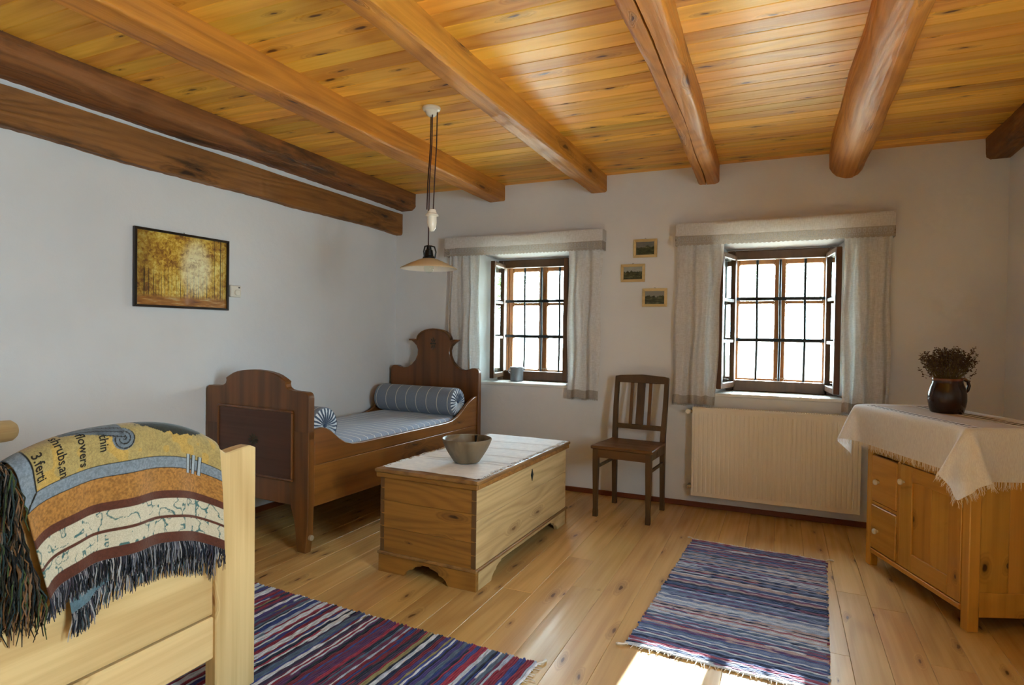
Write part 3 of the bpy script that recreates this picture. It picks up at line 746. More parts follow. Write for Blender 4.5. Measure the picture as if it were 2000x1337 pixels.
# ------------------------------------------------------------------ chair
cr_ = thing('wooden_chair', 'dark wooden chair with a three-slat back against the wall', 'chair', (2.19, -0.36, 0), math.radians(-4.5))
def tapered_leg(x, y, z1, w0, w1, lean=0.0, name='leg'):
    mb = MB()
    zs = [(0, w0 * 1.1), (0.03, w0 * 1.15), (0.06, w0), (z1 * 0.75, w1), (z1, w1)]
    vs = []; fs = []
    for z, w_ in zs:
        h = w_ / 2; dy = lean * z
        vs += [(x - h, y - h + dy, z), (x + h, y - h + dy, z), (x + h, y + h + dy, z), (x - h, y + h + dy, z)]
    for k in range(len(zs) - 1):
        for i in range(4): j = (i + 1) % 4; fs.append((k * 4 + i, k * 4 + j, k * 4 + 4 + j, k * 4 + 4 + i))
    fs += [(3, 2, 1, 0), tuple(len(zs) * 4 - 4 + i for i in range(4))]
    return mb.add(vs, fs).build(name, M['chair'], cr_, smooth=False)
fx, ry, fy = 0.178, 0.175, -0.195
tapered_leg(-fx, fy, 0.45, 0.026, 0.036); tapered_leg(fx, fy, 0.45, 0.026, 0.036)
# rear legs continue as back posts, raked backwards above the seat
for s in (-1, 1):
    mb = MB(); vs = []; fs = []
    zs = [(0, 0.03, 0.0), (0.06, 0.028, -0.004), (0.40, 0.034, -0.012), (0.50, 0.034, -0.010), (0.70, 0.030, 0.018), (0.905, 0.028, 0.052)]
    for z, w_, dy in zs:
        h = w_ / 2; xx = s * (0.172 + (0.006 if z > 0.6 else 0))
        vs += [(xx - h, ry - h + dy, z), (xx + h, ry - h + dy, z), (xx + h, ry + h + dy, z), (xx - h, ry + h + dy, z)]
    for k in range(len(zs) - 1):
        for i in range(4): j = (i + 1) % 4; fs.append((k * 4 + i, k * 4 + j, k * 4 + 4 + j, k * 4 + 4 + i))
    fs += [(3, 2, 1, 0), tuple(len(zs) * 4 - 4 + i for i in range(4))]
    mb.add(vs, fs).build('back_post', M['chair'], cr_, smooth=False)
MB().prism([(-0.205, -0.225), (0.205, -0.225), (0.21, -0.215), (0.192, 0.155), (0.15, 0.155), (-0.15, 0.155), (-0.192, 0.155), (-0.21, -0.215)], 2, 0.452, 0.474, 0.005).build('seat', M['chair_seat'], cr_)
for a, b, c, d in ((-0.175, 0.175, -0.208, -0.188), (-0.16, 0.16, 0.15, 0.168)): MB().box(a, b, c, d, 0.395, 0.452, 0.002).build('apron', M['chair_seat'], cr_)
for s in (-1, 1): MB().box(s * 0.166, s * 0.184, -0.18, 0.16, 0.395, 0.452, 0.002).build('apron', M['chair'], cr_)
for s in (-1, 1): MB().box(s * 0.167, s * 0.182, -0.18, 0.165, 0.318, 0.338, 0.002).build('stretcher', M['chair'], cr_)
yb = lambda z: ry + (-0.010 if z < 0.5 else -0.010 + (z - 0.5) / 0.405 * 0.062)
MB().prism([(-0.19, 0.868), (0.19, 0.868), (0.192, 0.912), (0.16, 0.918), (0.0, 0.928), (-0.16, 0.918), (-0.192, 0.912)], 1, yb(0.9) - 0.014, yb(0.9) + 0.012, 0.003).build('top_rail', M['chair'], cr_)
MB().box(-0.165, 0.165, yb(0.56) - 0.011, yb(0.56) + 0.011, 0.545, 0.578, 0.003).build('lower_rail', M['chair'], cr_)
for xx, hw_, m in ((0, 0.027, 'chair'), (-0.066, 0.0105, 'chair_seat'), (0.066, 0.0105, 'chair_seat')):
    a, b = yb(0.575), yb(0.872)
    MB().add([(xx - hw_, a - 0.006, 0.572), (xx + hw_, a - 0.006, 0.572), (xx + hw_, a + 0.006, 0.572), (xx - hw_, a + 0.006, 0.572), (xx - hw_, b - 0.006, 0.872), (xx + hw_, b - 0.006, 0.872), (xx + hw_, b + 0.006, 0.872), (xx - hw_, b + 0.006, 0.872)],
             [(0, 1, 5, 4), (1, 2, 6, 5), (2, 3, 7, 6), (3, 0, 4, 7), (3, 2, 1, 0), (4, 5, 6, 7)]).build('back_slat', M[m], cr_, smooth=False)

# ------------------------------------------------------------------ radiator
rd = thing('radiator', 'cream ribbed panel radiator under the window beside the cabinet', 'radiator', (3.065, -0.075, 0.1))
rw, rh, yf = 0.51, 0.613, -0.035
mb = MB(); N = 34; per = 2 * (rw - 0.012) / N
pr = [(-rw, 0.0)]
for k in range(N):
    x0 = -rw + 0.012 + k * per
    pr += [(x0 + per * 0.10, 0.0), (x0 + per * 0.22, 0.0035), (x0 + per * 0.78, 0.0035), (x0 + per * 0.90, 0.0)]
pr += [(rw, 0.0)]
def rp(z, f): return [(x_, yf - d * f, z) for x_, d in pr]
rows = [[(x_, yf + 0.008, 0.0) for x_, d in pr], rp(0.004, 0), rp(0.03, 0), rp(0.045, 1), rp(rh - 0.05, 1), rp(rh - 0.035, 0), rp(rh - 0.004, 0), [(x_, yf + 0.006, rh) for x_, d in pr]]
n = len(pr); mb.add([p for r_ in rows for p in r_], [(k * n + i, k * n + i + 1, (k + 1) * n + i + 1, (k + 1) * n + i) for k in range(len(rows) - 1) for i in range(n - 1)])
mb.add([(-rw, yf + 0.008, 0), (rw, yf + 0.008, 0), (rw, yf + 0.008, rh), (-rw, yf + 0.008, rh)], [(0, 1, 2, 3)])
mb.build('front_panel', M['rad'], rd, angle=20, recalc=False)
MB().box(-rw, rw, 0.03, 0.038, 0, rh, 0.003).build('back_panel', M['rad'], rd)
for s in (-1, 1): MB().box(s * rw, s * (rw - 0.004), yf + 0.004, 0.034, 0.02, rh - 0.004, 0.001).build('side_cover', M['rad'], rd)
gr_ = MB().box(-rw, rw, yf + 0.002, yf + 0.008, rh - 0.006, rh + 0.003, 0.001).box(-rw, rw, 0.03, 0.036, rh - 0.006, rh + 0.003, 0.001)
gr_.build('top_edge', M['rad'], rd)
sl_ = MB().box(-0.002, 0.002, yf + 0.008, 0.03, rh - 0.008, rh + 0.001).mesh('grille_slat', M['rad'], smooth=False)
for k in range(68):
    o = bpy.data.objects.new('grille_slat', sl_); COL.objects.link(o); o.parent = rd; o.location = (-rw + 0.012 + k * 0.01473, 0, 0)
vl = MB().tube([(-rw + 0.002, 0, rh - 0.03), (-rw - 0.03, 0, rh - 0.03)], 0.011, 12).build('valve_body', M['chrome'], rd)
MB().lathe([(0.012, -0.004), (0.017, 0.0), (0.018, 0.03), (0.015, 0.036), (0.006, 0.038)], 20, 0, 0, 'y').build('valve_knob', M['white_plastic'], vl).location = (-rw - 0.03, -0.038, rh - 0.03)
MB().tube([(-rw - 0.028, 0, rh - 0.03), (-rw - 0.028, 0.074, rh - 0.028)], 0.008, 10).build('valve_pipe', M['chrome'], vl)
v2 = MB().tube([(-rw + 0.002, 0, 0.055), (-rw - 0.022, 0, 0.055), (-rw - 0.026, 0.02, 0.055), (-rw - 0.026, 0.074, 0.055)], 0.010, 12).build('return_valve', M['chrome'], rd)
MB().lathe([(0.012, -0.006), (0.014, 0.0), (0.014, 0.012), (0.010, 0.016)], 6, -rw - 0.024, 0.055, 'y').build('valve_nut', M['chrome'], v2)
for s in (-0.38, 0.38): MB().box(s - 0.02, s + 0.02, 0.037, 0.0748, 0.05, rh - 0.08).build('wall_bracket', M['rad'], rd)

# ------------------------------------------------------------------ pictures, switch
def forest():
    t = NT('forest_print'); tc = t.n('ShaderNodeTexCoord').outputs['Object']; sp = t.n('ShaderNodeSeparateXYZ'); t.l(tc, sp.inputs[0])
    U, V = sp.outputs[0], sp.outputs[2]
    leaf = t.noise(t.vmath('MULTIPLY', tc, (42, 1, 42)), 1.0, 7, 0.72, 0.6)
    big = t.noise(t.vmath('MULTIPLY', tc, (7, 1, 7)), 1.0, 3)
    lf = t.math('MULTIPLY_ADD', t.math('SUBTRACT', big, 0.5), 0.7, leaf)
    c = t.ramp(lf, [(0.22, lin('3c200a')), (0.38, lin('9a641a')), (0.52, lin('d4a834')), (0.70, lin('f4e080'))])
    c = t.mix(t.math('MULTIPLY', t.mr(t.math('ABSOLUTE', t.math('ADD', U, -0.04)), 0.16, 0.30), 0.45), c, lin('4a2c10'))
    tr = t.noise(t.vmath('MULTIPLY', tc, (95, 1, 0.9)), 1.0, 1, 0.5)
    low = t.mr(t.math('MULTIPLY_ADD', t.math('SUBTRACT', big, 0.5), 0.25, V), 0.03, -0.06)
    side = t.mr(U, 0.15, 0.22)
    tm = t.math('MULTIPLY', t.mr(tr, 0.555, 0.59), t.math('MAXIMUM', low, t.math('MULTIPLY', side, 0.9)))
    c = t.mix(t.math('MULTIPLY', tm, 0.85), c, lin('2a180a'))
    # pale light between the crowns and on the path
    du = t.math('MULTIPLY', t.math('SUBTRACT', U, 0.075), 9.0); dv = t.math('MULTIPLY', t.math('SUBTRACT', V, 0.02), 5.5)
    r2 = t.math('ADD', t.math('MULTIPLY', du, du), t.math('MULTIPLY', dv, dv))
    gl = t.math('MULTIPLY', t.mr(r2, 1.2, 0.0), t.mr(t.math('MULTIPLY_ADD', leaf, 0.6, t.math('MULTIPLY', big, 0.6)), 0.35, 0.75))
    c = t.mix(t.math('MULTIPLY', gl, 0.95), c, lin('fbf8d0'))
    gnd = t.mr(V, -0.135, -0.165)
    gc = t.ramp(t.noise(t.vmath('MULTIPLY', tc, (9, 1, 60)), 1.0, 5), [(0.3, lin('6a3a14')), (0.55, lin('b0742a')), (0.75, lin('d8cf9a'))])
    c = t.mix(gnd, c, gc)
    t.set(c, 0.4); t.b.inputs['Coat Weight'].default_value = 0.3
    return t.m
def framed(name, label, loc, rz, w_, h_, fw, depth, fmat, pmat, tilt=0.0, mat_w=0.0):
    p = thing(name, label, 'picture', loc, rz); p.rotation_euler = (tilt, 0, rz)
    H2, W2 = h_ / 2, w_ / 2
    MB().prism([(-W2, H2), (W2, H2), (W2 - fw, H2 - fw), (-W2 + fw, H2 - fw)], 1, -depth, 0, 0.0015).build('frame_bar', fmat, p)
    MB().prism([(-W2, -H2), (W2, -H2), (W2 - fw, -H2 + fw), (-W2 + fw, -H2 + fw)], 1, -depth, 0, 0.0015).build('frame_bar', fmat, p)
    for s in (-1, 1): MB().prism([(s * W2, -H2), (s * W2, H2), (s * (W2 - fw), H2 - fw), (s * (W2 - fw), -H2 + fw)], 1, -depth, 0, 0.0015).build('frame_bar', fmat, p)
    MB().box(-W2 + fw * 0.8, W2 - fw * 0.8, -depth * 0.55, -depth * 0.3, -H2 + fw * 0.8, H2 - fw * 0.8).build('print', pmat, p, smooth=False)
    MB().tube([(-0.006, -depth * 0.3, H2), (0, -depth * 0.25, H2 + 0.008), (0.006, -depth * 0.3, H2)], 0.0012, 6).build('hanging_loop', M['iron'], p)
    return p
wa = math.atan(WS)
framed('forest_picture', 'dark framed picture of a golden autumn forest on the side wall', (wl(-2.017) + 0.0015, -2.017, 1.541), math.pi / 2 - wa, 0.586, 0.43, 0.013, 0.022, M['frame_dark'], forest())
def landscape(name, seed, sky):
    t = NT(name); tc = t.n('ShaderNodeTexCoord').outputs['Object']; tc = t.vmath('ADD', tc, (seed * 3.1, seed, 0)); sp = t.n('ShaderNodeSeparateXYZ'); t.l(t.n('ShaderNodeTexCoord').outputs['Object'], sp.inputs[0])
    n1 = t.noise(t.vmath('MULTIPLY', tc, (22, 1, 60)), 1.0, 5, 0.65); n2 = t.noise(t.vmath('MULTIPLY', tc, (30, 1, 8)), 1.0, 3)
    hl = t.math('ADD', sp.outputs[2], t.math('MULTIPLY', t.math('SUBTRACT', n2, 0.5), 0.07))
    g = t.ramp(n1, [(0.3, lin('1c1a12')), (0.5, lin('3f4226')), (0.65, lin('6a6a4a')), (0.8, lin('a29a78'))])
    c = t.mix(t.mr(hl, 0.008, 0.016), g, t.mix(n1, lin(sky), lin('8c8a80')))
    t.set(c, 0.35); return t.m
framed('small_picture', 'small pale framed landscape, uppermost of the three by the window', (2.188, -0.0015, 1.842), 0, 0.172, 0.134, 0.02, 0.012, M['frame_pale'], landscape('print_one', 1, '4a4a46'), 0, 0.01)
framed('small_picture', 'small pale framed landscape, middle one of the three by the window', (2.100, -0.0015, 1.664), 0, 0.178, 0.131, 0.02, 0.012, M['frame_pale'], landscape('print_two', 5, 'a8b0a8'), 0, 0.01)
framed('small_picture', 'small pale framed landscape, lowest of the three by the window', (2.262, -0.0015, 1.482), 0, 0.178, 0.133, 0.02, 0.012, M['frame_pale'], landscape('print_three', 9, '8c8a7c'), 0, 0.01)
sw = thing('thermostat', 'small white wall thermostat beside the forest picture', 'thermostat', (wl(-1.674) + 0.0005, -1.674, 1.449), math.pi / 2 - wa)
MB().box(-0.04, 0.04, -0.024, 0, -0.037, 0.037, 0.005).build('housing', M['white_plastic'], sw)
MB().lathe([(0.02, 0), (0.02, -0.008), (0.016, -0.011)], 24, 0.008, -0.008, 'y').build('dial', M['white_plastic'], sw).location = (0, -0.024, 0)
MB().box(0.016, 0.028, -0.0255, -0.023, 0.02, 0.028).build('indicator', M['black'], sw)

# ------------------------------------------------------------------ pendant lamp
lp = thing('pendant_lamp', 'rise-and-fall pendant lamp with cream shade and porcelain counterweight', 'lamp', (1.395, -1.672, 0))
MB().lathe([(0.047, 2.4), (0.049, 2.393), (0.045, 2.384), (0.034, 2.378), (0.028, 2.362), (0.016, 2.352), (0.002, 2.349)], 32).build('ceiling_rose', M['porcelain'], lp)
for dx, dy, zb_, dx2 in ((-0.014, 0.0, 1.862, -0.022), (0.020, 0.006, 1.862, 0.016), (0.002, -0.012, 1.668, -0.006)):
    MB().tube([(dx + 0.012, dy, 2.372), (dx + 0.01, dy, 2.2), (dx2 + 0.004, dy * 0.8, 2.0), (dx2, dy * 0.5, zb_)], 0.0032, 8).build('cord', M['cord'], lp)
cw_ = MB().lathe([(0.004, 1.868), (0.02, 1.862), (0.026, 1.842), (0.034, 1.836), (0.036, 1.829), (0.026, 1.825), (0.026, 1.79), (0.022, 1.765), (0.012, 1.748), (0.002, 1.744)], 32).build('counterweight', M['porcelain'], lp); cw_.location = (0.002, 0.012, 0)
hol_ = MB().lathe([(0.004, 1.672), (0.012, 1.668), (0.014, 1.65), (0.02, 1.645), (0.024, 1.615), (0.032, 1.608), (0.034, 1.596), (0.03, 1.592)], 24).build('lamp_holder', M['black'], lp); hol_.location = (-0.006, 0, 0)
for k in range(3):
    a = k * 2.094 + 0.3
    MB().tube([(0.008 * math.cos(a), 0.008 * math.sin(a), 1.668), (0.03 * math.cos(a), 0.03 * math.sin(a), 1.662), (0.038 * math.cos(a), 0.038 * math.sin(a), 1.635), (0.033 * math.cos(a), 0.033 * math.sin(a), 1.604)], 0.004, 8).build('bracket_arm', M['black'], hol_)
shd = MB().lathe([(0.034, 1.600), (0.05, 1.595), (0.10, 1.574), (0.135, 1.556), (0.149, 1.549), (0.151, 1.546), (0.147, 1.546), (0.132, 1.552), (0.098, 1.570), (0.05, 1.590), (0.034, 1.596)], 48, cap=False)
t = NT('opal_shade'); t.set(lin('ead9b8'), 0.2); trn = t.n('ShaderNodeBsdfTranslucent'); trn.inputs[0].default_value = lin('f4e8cc'); mx = t.n('ShaderNodeMixShader'); mx.inputs[0].default_value = 0.3
t.l(t.b.outputs[0], mx.inputs[1]); t.l(trn.outputs[0], mx.inputs[2]); t.l(mx.outputs[0], t.out.inputs[0])
so_ = shd.build('lamp_shade', t.m, lp, angle=60); so_.location = (-0.006, 0, 0)
MB().lathe([(0.0345, 1.5955), (0.05, 1.5893), (0.098, 1.5693), (0.132, 1.5513), (0.1465, 1.5452)], 48, cap=False).build('shade_lining', plain('white_enamel', 'f6f4ee', 0.25), so_, angle=60, recalc=False)
bl = MB().lathe([(0.012, 1.598), (0.014, 1.58), (0.024, 1.562), (0.027, 1.548), (0.022, 1.532), (0.01, 1.524), (0.001, 1.5225)], 24).build('bulb', M['glass'], lp); bl.location = (-0.006, 0, 0)

# ------------------------------------------------------------------ pelmets and curtains
linen = cloth_mat('linen_curtain', 'eceaea', 'd4d0cc', 600, trans=0.28)
hemm = cloth_mat('linen_hem', 'c4bab0', 'a2988e', 900, trans=0.2, streak=0.5)
def lace_holes(t):
    tc = t.n('ShaderNodeTexCoord').outputs['Object']; sp = t.n('ShaderNodeSeparateXYZ'); t.l(tc, sp.inputs[0])
    u = t.math('SUBTRACT', t.math('FRACT', t.math('DIVIDE', sp.outputs[0], 0.028)), 0.5); v = t.math('DIVIDE', t.math('SUBTRACT', sp.outputs[2], 0.043), 0.017)
    r = t.math('ADD', t.math('POWER', t.math('MULTIPLY', u, 2.6), 2.0), t.math('POWER', v, 2.0))
    h1 = t.math('LESS_THAN', r, 0.8)
    core = t.math('LESS_THAN', r, 0.22)
    v2 = t.math('LESS_THAN', t.math('ABSOLUTE', t.math('SUBTRACT', sp.outputs[2], 0.02)), 0.004)
    u2 = t.math('LESS_THAN', t.math('FRACT', t.math('DIVIDE', sp.outputs[0], 0.012)), 0.5)
    return t.math('MULTIPLY', t.math('MAXIMUM', t.math('SUBTRACT', h1, core), t.math('MULTIPLY', v2, u2)), 0.8)
lace = cloth_mat('lace_band', 'c8c0b8', 'aaa298', 900, trans=0.3, holes=lace_holes)
def pelmet(label, cx, w_, seed):
    p = thing('curtain_pelmet', label, 'pelmet', (cx, 0, 1.833))
    hw_ = w_ / 2
    MB().box(-hw_ + 0.006, hw_ - 0.006, -0.112, 0, 0.134, 0.150, 0.002).build('shelf', M['frame_pale'], p)
    def cover(u, v):   # top 3 cm folded over the shelf, then hanging front; wraps the two ends
        s = u * (w_ + 0.22) - 0.11
        if s < 0: x_, y_ = -hw_, -0.115 - s
        elif s > w_: x_, y_ = hw_, -0.115 + (s - w_)
        else: x_, y_ = -hw_ + s, -0.115
        z = 0.152 - v * 0.09
        y_ -= 0.003 * math.sin(s * 13 + seed) * v
        return (x_, min(y_, -0.001), z - 0.003 * math.sin(math.pi * max(0, min(1, s / w_))))
    MB().grid(cover, 90, 8).build('cover', linen, p, angle=50, recalc=False)
    MB().grid(lambda u, v: (-hw_ + u * w_, -0.113 - 0.001 * v, 0.1535 - 0.010 * v - 0.003 * math.sin(math.pi * u)), 40, 2).build('top_seam', linen, p, recalc=False)
    def band(u, v):
        s = u * (w_ + 0.2) - 0.1
        if s < 0: x_, y_ = -hw_ - 0.001, -0.117 - s
        elif s > w_: x_, y_ = hw_ + 0.001, -0.117 + (s - w_)
        else: x_, y_ = -hw_ + s, -0.117 - 0.003 * math.sin(s * 17 + seed) * v
        z = 0.066 - v * (0.062 + (0.006 * abs(math.sin(s * 112)) if v > 0.99 else 0)) - 0.003 * math.sin(math.pi * max(0, min(1, s / w_)))
        return (x_, min(y_, -0.001), z)
    MB().grid(band, 320, 6).build('lace_band', lace, p, angle=50, recalc=False)
pelmet('linen covered pelmet with a lace band above the bed-side window', 1.225, 1.34, 1)
pelmet('linen covered pelmet with a lace band above the radiator window', 3.075, 1.31, 2)
def curtain(label, x0t, x1t, x0b, x1b, ztop, zbot, seed, nf, amp):
    r = random.Random(seed); ph = [r.uniform(0, 6.28) for _ in range(5)]; c = thing('curtain', label, 'curtain', ((x0t + x1t) / 2, -0.06, 0)); cx = (x0t + x1t) / 2
    def P(u, z, off=0):
        v = (ztop - z) / (ztop - zbot)
        uu = u + 0.02 * math.sin(6.28 * u * 1.3 + ph[4])
        xx = (x0t + (x0b - x0t) * v) * (1 - uu) + (x1t + (x1b - x1t) * v) * uu
        a = amp * (0.55 + 0.45 * v)
        w1 = math.sin(6.28 * nf * u + ph[0] + 0.5 * v) + 0.45 * math.sin(6.28 * nf * 1.7 * u + ph[1] - 0.7 * v)
        w1 = math.copysign(abs(w1) ** 0.8, w1)
        return (xx - cx + 0.006 * math.sin(9 * v + 8 * u), min(a * w1 * 0.7 + off, 0.05), z - 0.006 * math.sin(6.28 * nf * u + ph[2]) * v)
    MB().grid(lambda u, v: P(u, ztop - v * (ztop - zbot - 0.058)), 72, 44).build('panel', linen, c, angle=80, recalc=False)
    MB().grid(lambda u, v: P(u, zbot + 0.06 - v * 0.06, -0.001), 72, 6).build('hem_band', hemm, c, angle=80, recalc=False)
    fr = MB()
    for k in range(110):
        u = (k + 0.5) / 110; p = P(u, zbot)
        fr.tube([p, (p[0] + r.uniform(-.003, .003), p[1] + r.uniform(-.003, .003), p[2] - r.uniform(0.008, 0.016))], [0.0011, 0.0006], 3)
    o = fr.build('fringe', hemm, c); o['kind'] = 'stuff'
curtain('linen curtain behind the bed headboard', 0.575, 0.86, 0.56, 0.885, 1.855, 0.735, 1, 3.4, 0.032)
curtain('linen curtain between the bed-side window and the small pictures', 1.625, 1.878, 1.625, 1.86, 1.855, 0.728, 2, 2.2, 0.03)
curtain('linen curtain hanging between the chair and the radiator window', 2.425, 2.735, 2.405, 2.70, 1.852, 0.732, 3, 3.0, 0.032)
curtain('linen curtain behind the pine cabinet', 3.46, 3.712, 3.46, 3.72, 1.852, 0.735, 4, 3.2, 0.032)

# ------------------------------------------------------------------ cup on the sill
cp = thing('pewter_mug', 'small grey pewter mug standing on the window sill by the bed', 'mug', (1.102, 0.165, 0.8125))
mugm = plain('pewter', '8a8c90', 0.35, 0.7, bump=0.1, bscale=80, var=0.3)
MB().lathe([(0.001, 0.0), (0.05, 0.0), (0.054, 0.004), (0.0545, 0.10), (0.058, 0.108), (0.058, 0.116), (0.053, 0.116), (0.05, 0.105), (0.049, 0.008), (0.001, 0.006)], 36, cap=False).build('mug_body', mugm, cp)
MB().tube([(-0.052, 0, 0.10), (-0.072, 0, 0.098), (-0.078, 0, 0.08), (-0.072, 0, 0.066), (-0.053, 0, 0.062)], 0.005, 8).build('ear', mugm, cp)

# ------------------------------------------------------------------ pine cabinet (local x along its front, local y into its depth)
CA = Vector((3.545, -0.68, 0)); CD = math.radians(-67.9)
cab = thing('pine_cabinet', 'orange pine cabinet with two drawers and a door in the corner', 'cabinet', CA, CD)
CL, CDp, CT = 0.768, 0.44, 0.835
MB().box(0.0, 0.045, 0.0, 0.04, 0.0, CT - 0.02, 0.003).build('corner_post', M['cab'], cab)
MB().box(CL - 0.045, CL, 0.0, 0.045, 0.0, CT - 0.02, 0.003).build('corner_post', M['cab'], cab)
for xx in (0.0, CL - 0.045): MB().box(xx, xx + 0.045, CDp - 0.045, CDp, 0.0, CT - 0.02, 0.003).build('corner_post', M['cab'], cab)
MB().box(0.045, CL - 0.045, 0.003, 0.028, 0.602, CT - 0.02, 0.002).build('top_rail', M['cab_h'], cab)
MB().box(0.045, CL - 0.045, -0.004, 0.028, 0.072, 0.098, 0.004).build('bottom_rail', M['cab_h'], cab)
MB().box(0.268, 0.292, 0.001, 0.03, 0.098, 0.602, 0.002).build('divider', M['cab'], cab)
MB().box(0.045, 0.268, 0.003, 0.028, 0.333, 0.350, 0.002).build('drawer_rail', M['cab_h'], cab)
knob_p = [(0.007, 0.0), (0.006, -0.008), (0.012, -0.014), (0.015, -0.02), (0.013, -0.027), (0.006, -0.031), (0.001, -0.032)]
for z0_, z1_ in ((0.353, 0.592), (0.102, 0.331)):
    d_ = MB().box(0.048, 0.266, -0.003, 0.02, z0_, z1_, 0.004).build('drawer', M['cab_h'], cab)
    MB().lathe(knob_p, 20, 0.115, (z0_ + z1_) / 2 - 0.012, 'y').build('knob', M['porcelain'], d_)
dr = MB()
for a, b, c, d in ((0.295, 0.388, 0.102, 0.598), (0.640, 0.720, 0.102, 0.598)): MB().box(a, b, -0.002, 0.02, c, d, 0.002).build('door_stile', M['cab'], cab)
door = MB().box(0.388, 0.640, -0.002, 0.02, 0.102, 0.185, 0.002).build('door_rail', M['cab_h'], cab)
MB().box(0.388, 0.640, -0.002, 0.02, 0.53, 0.598, 0.002).build('door_rail', M['cab_h'], cab)
MB().box(0.386, 0.515, 0.006, 0.014, 0.183, 0.532, 0.001).build('door_panel', M['cab'], cab)
MB().box(0.5155, 0.642, 0.006, 0.014, 0.183, 0.532, 0.001).build('door_panel', M['cab'], cab)
MB().lathe(knob_p, 20, 0.325, 0.515, 'y').build('door_knob', M['porcelain'], cab)
# ends: rails and sunk board panels
for s, xo in ((1, CL), (-1, 0.0)):
    MB().box(xo - s * 0.003, xo - s * 0.025, 0.045, CDp - 0.045, 0.062, 0.165, 0.002).build('end_rail', M['cab'], cab)
    MB().box(xo - s * 0.003, xo - s * 0.025, 0.045, CDp - 0.045, 0.72, CT - 0.02, 0.002).build('end_rail', M['cab'], cab)
    for k in range(3):
        w_ = (CDp - 0.09) / 3; MB().box(xo - s * 0.004, xo - s * 0.016, 0.045 + k * w_ + 0.0005, 0.045 + (k + 1) * w_ - 0.0005, 0.165, 0.72, 0.001).build('end_board', M['cab'], cab)
MB().box(0.02, CL - 0.02, CDp - 0.012, CDp - 0.004, 0.08, CT - 0.02).build('back_panel', M['cab'], cab)
MB().box(0.02, CL - 0.02, 0.02, CDp - 0.014, 0.085, 0.095).build('bottom_board', M['cab_h'], cab)
TX0, TX1, TY0, TY1 = -0.085, CL + 0.02, -0.035, CDp + 0.0
MB().box(TX0, TX1, TY0, TY1, CT - 0.0195, CT + 0.003, 0.006).build('top_board', M['cab_h'], cab)

# ------------------------------------------------------------------ tablecloth: settled sheet (position-based)
def drape():
    h = 0.021; ztop = CT + 0.009
    x0, x1, y0, y1 = TX0 - 0.195, TX1 + 0.215, TY0 - 0.195, TY1 + 0.035
    nx = int((x1 - x0) / h) + 1; ny = int((y1 - y0) / h) + 1
    X, Y = np.meshgrid(np.linspace(x0, x1, nx), np.linspace(y0, y1, ny))
    P = np.stack([X, Y, np.full_like(X, ztop)], -1); r = np.random.default_rng(5)
    P[..., 2] += r.normal(0, 0.0006, X.shape)
    P[..., 2] += 0.012 * (np.sin(X * 30) * (Y < TY0))
    prev = P.copy(); hx = (x1 - x0) / (nx - 1); hy = (y1 - y0) / (ny - 1); hd = math.hypot(hx, hy)
    I = np.arange(nx); J = np.arange(ny)
    def sets(di, dj, L, k):
        out = []
        for par in (0, 1):
            for par2 in ((0, 1) if (di and dj) or False else (None,)):
                pass
        return out
    def solve(A, B, L, k):
        d = B - A; n = np.linalg.norm(d, axis=-1, keepdims=True); c = d * ((n - L) / np.maximum(n, 1e-9)) * 0.5 * k
        A += c; B -= c
    ov = 0.009
    for it in range(170):
        vel = (P - prev) * 0.965; prev = P.copy(); P = P + vel; P[..., 2] -= 0.00055
        for q in range(9):
            for s in (0, 1):
                n_ = (nx - s) // 2
                solve(P[:, s:s + 2 * n_:2], P[:, s + 1:s + 2 * n_:2], hx, 1.0)
                n_ = (ny - s) // 2
                solve(P[s:s + 2 * n_:2], P[s + 1:s + 2 * n_:2], hy, 1.0)
            for s in (0, 1):
                n_ = (ny - s) // 2
                solve(P[s:s + 2 * n_:2, :-1], P[s + 1:s + 2 * n_:2, 1:], hd, 0.5)
                solve(P[s:s + 2 * n_:2, 1:], P[s + 1:s + 2 * n_:2, :-1], hd, 0.5)
            for s in range(4):   # bending
                a = P[:, s:-2:4]; b = P[:, s + 2::4]; n_ = min(a.shape[1], b.shape[1]); solve(a[:, :n_], b[:, :n_], 2 * hx, 0.12)
                a = P[s:-2:4]; b = P[s + 2::4]; n_ = min(a.shape[0], b.shape[0]); solve(a[:n_], b[:n_], 2 * hy, 0.12)
            # box collision
            ins = (P[..., 0] > TX0 - ov) & (P[..., 0] < TX1 + ov) & (P[..., 1] > TY0 - ov) & (P[..., 1] < TY1 + ov) & (P[..., 2] < ztop)
            if ins.any():
                Q = P[ins]; pen = np.stack([Q[:, 0] - TX0 + ov, TX1 + ov - Q[:, 0], Q[:, 1] - TY0 + ov, TY1 + ov - Q[:, 1], (ztop - Q[:, 2])], -1)
                m = pen.argmin(1); m = np.where(Q[:, 2] > ztop - 0.012, 4, m)
                for ax, sg, kx in ((0, -1, 0), (0, 1, 1), (1, -1, 2), (1, 1, 3), (2, 1, 4)):
                    w_ = m == kx
                    Q[w_, ax] += sg * pen[w_, kx]
                P[ins] = Q
            top = (P[..., 2] <= ztop + 1e-4) & (P[..., 0] > TX0) & (P[..., 0] < TX1) & (P[..., 1] > TY0) & (P[..., 1] < TY1)
            P[top] = P[top] * 0.3 + np.concatenate([prev[top][:, :2], P[top][:, 2:]], 1) * 0.7
    return P, nx, ny
P, nx, ny = drape()
tcl = thing('tablecloth', 'white fringed tablecloth with dark dashed bands draped over the pine cabinet', 'tablecloth', CA, CD)
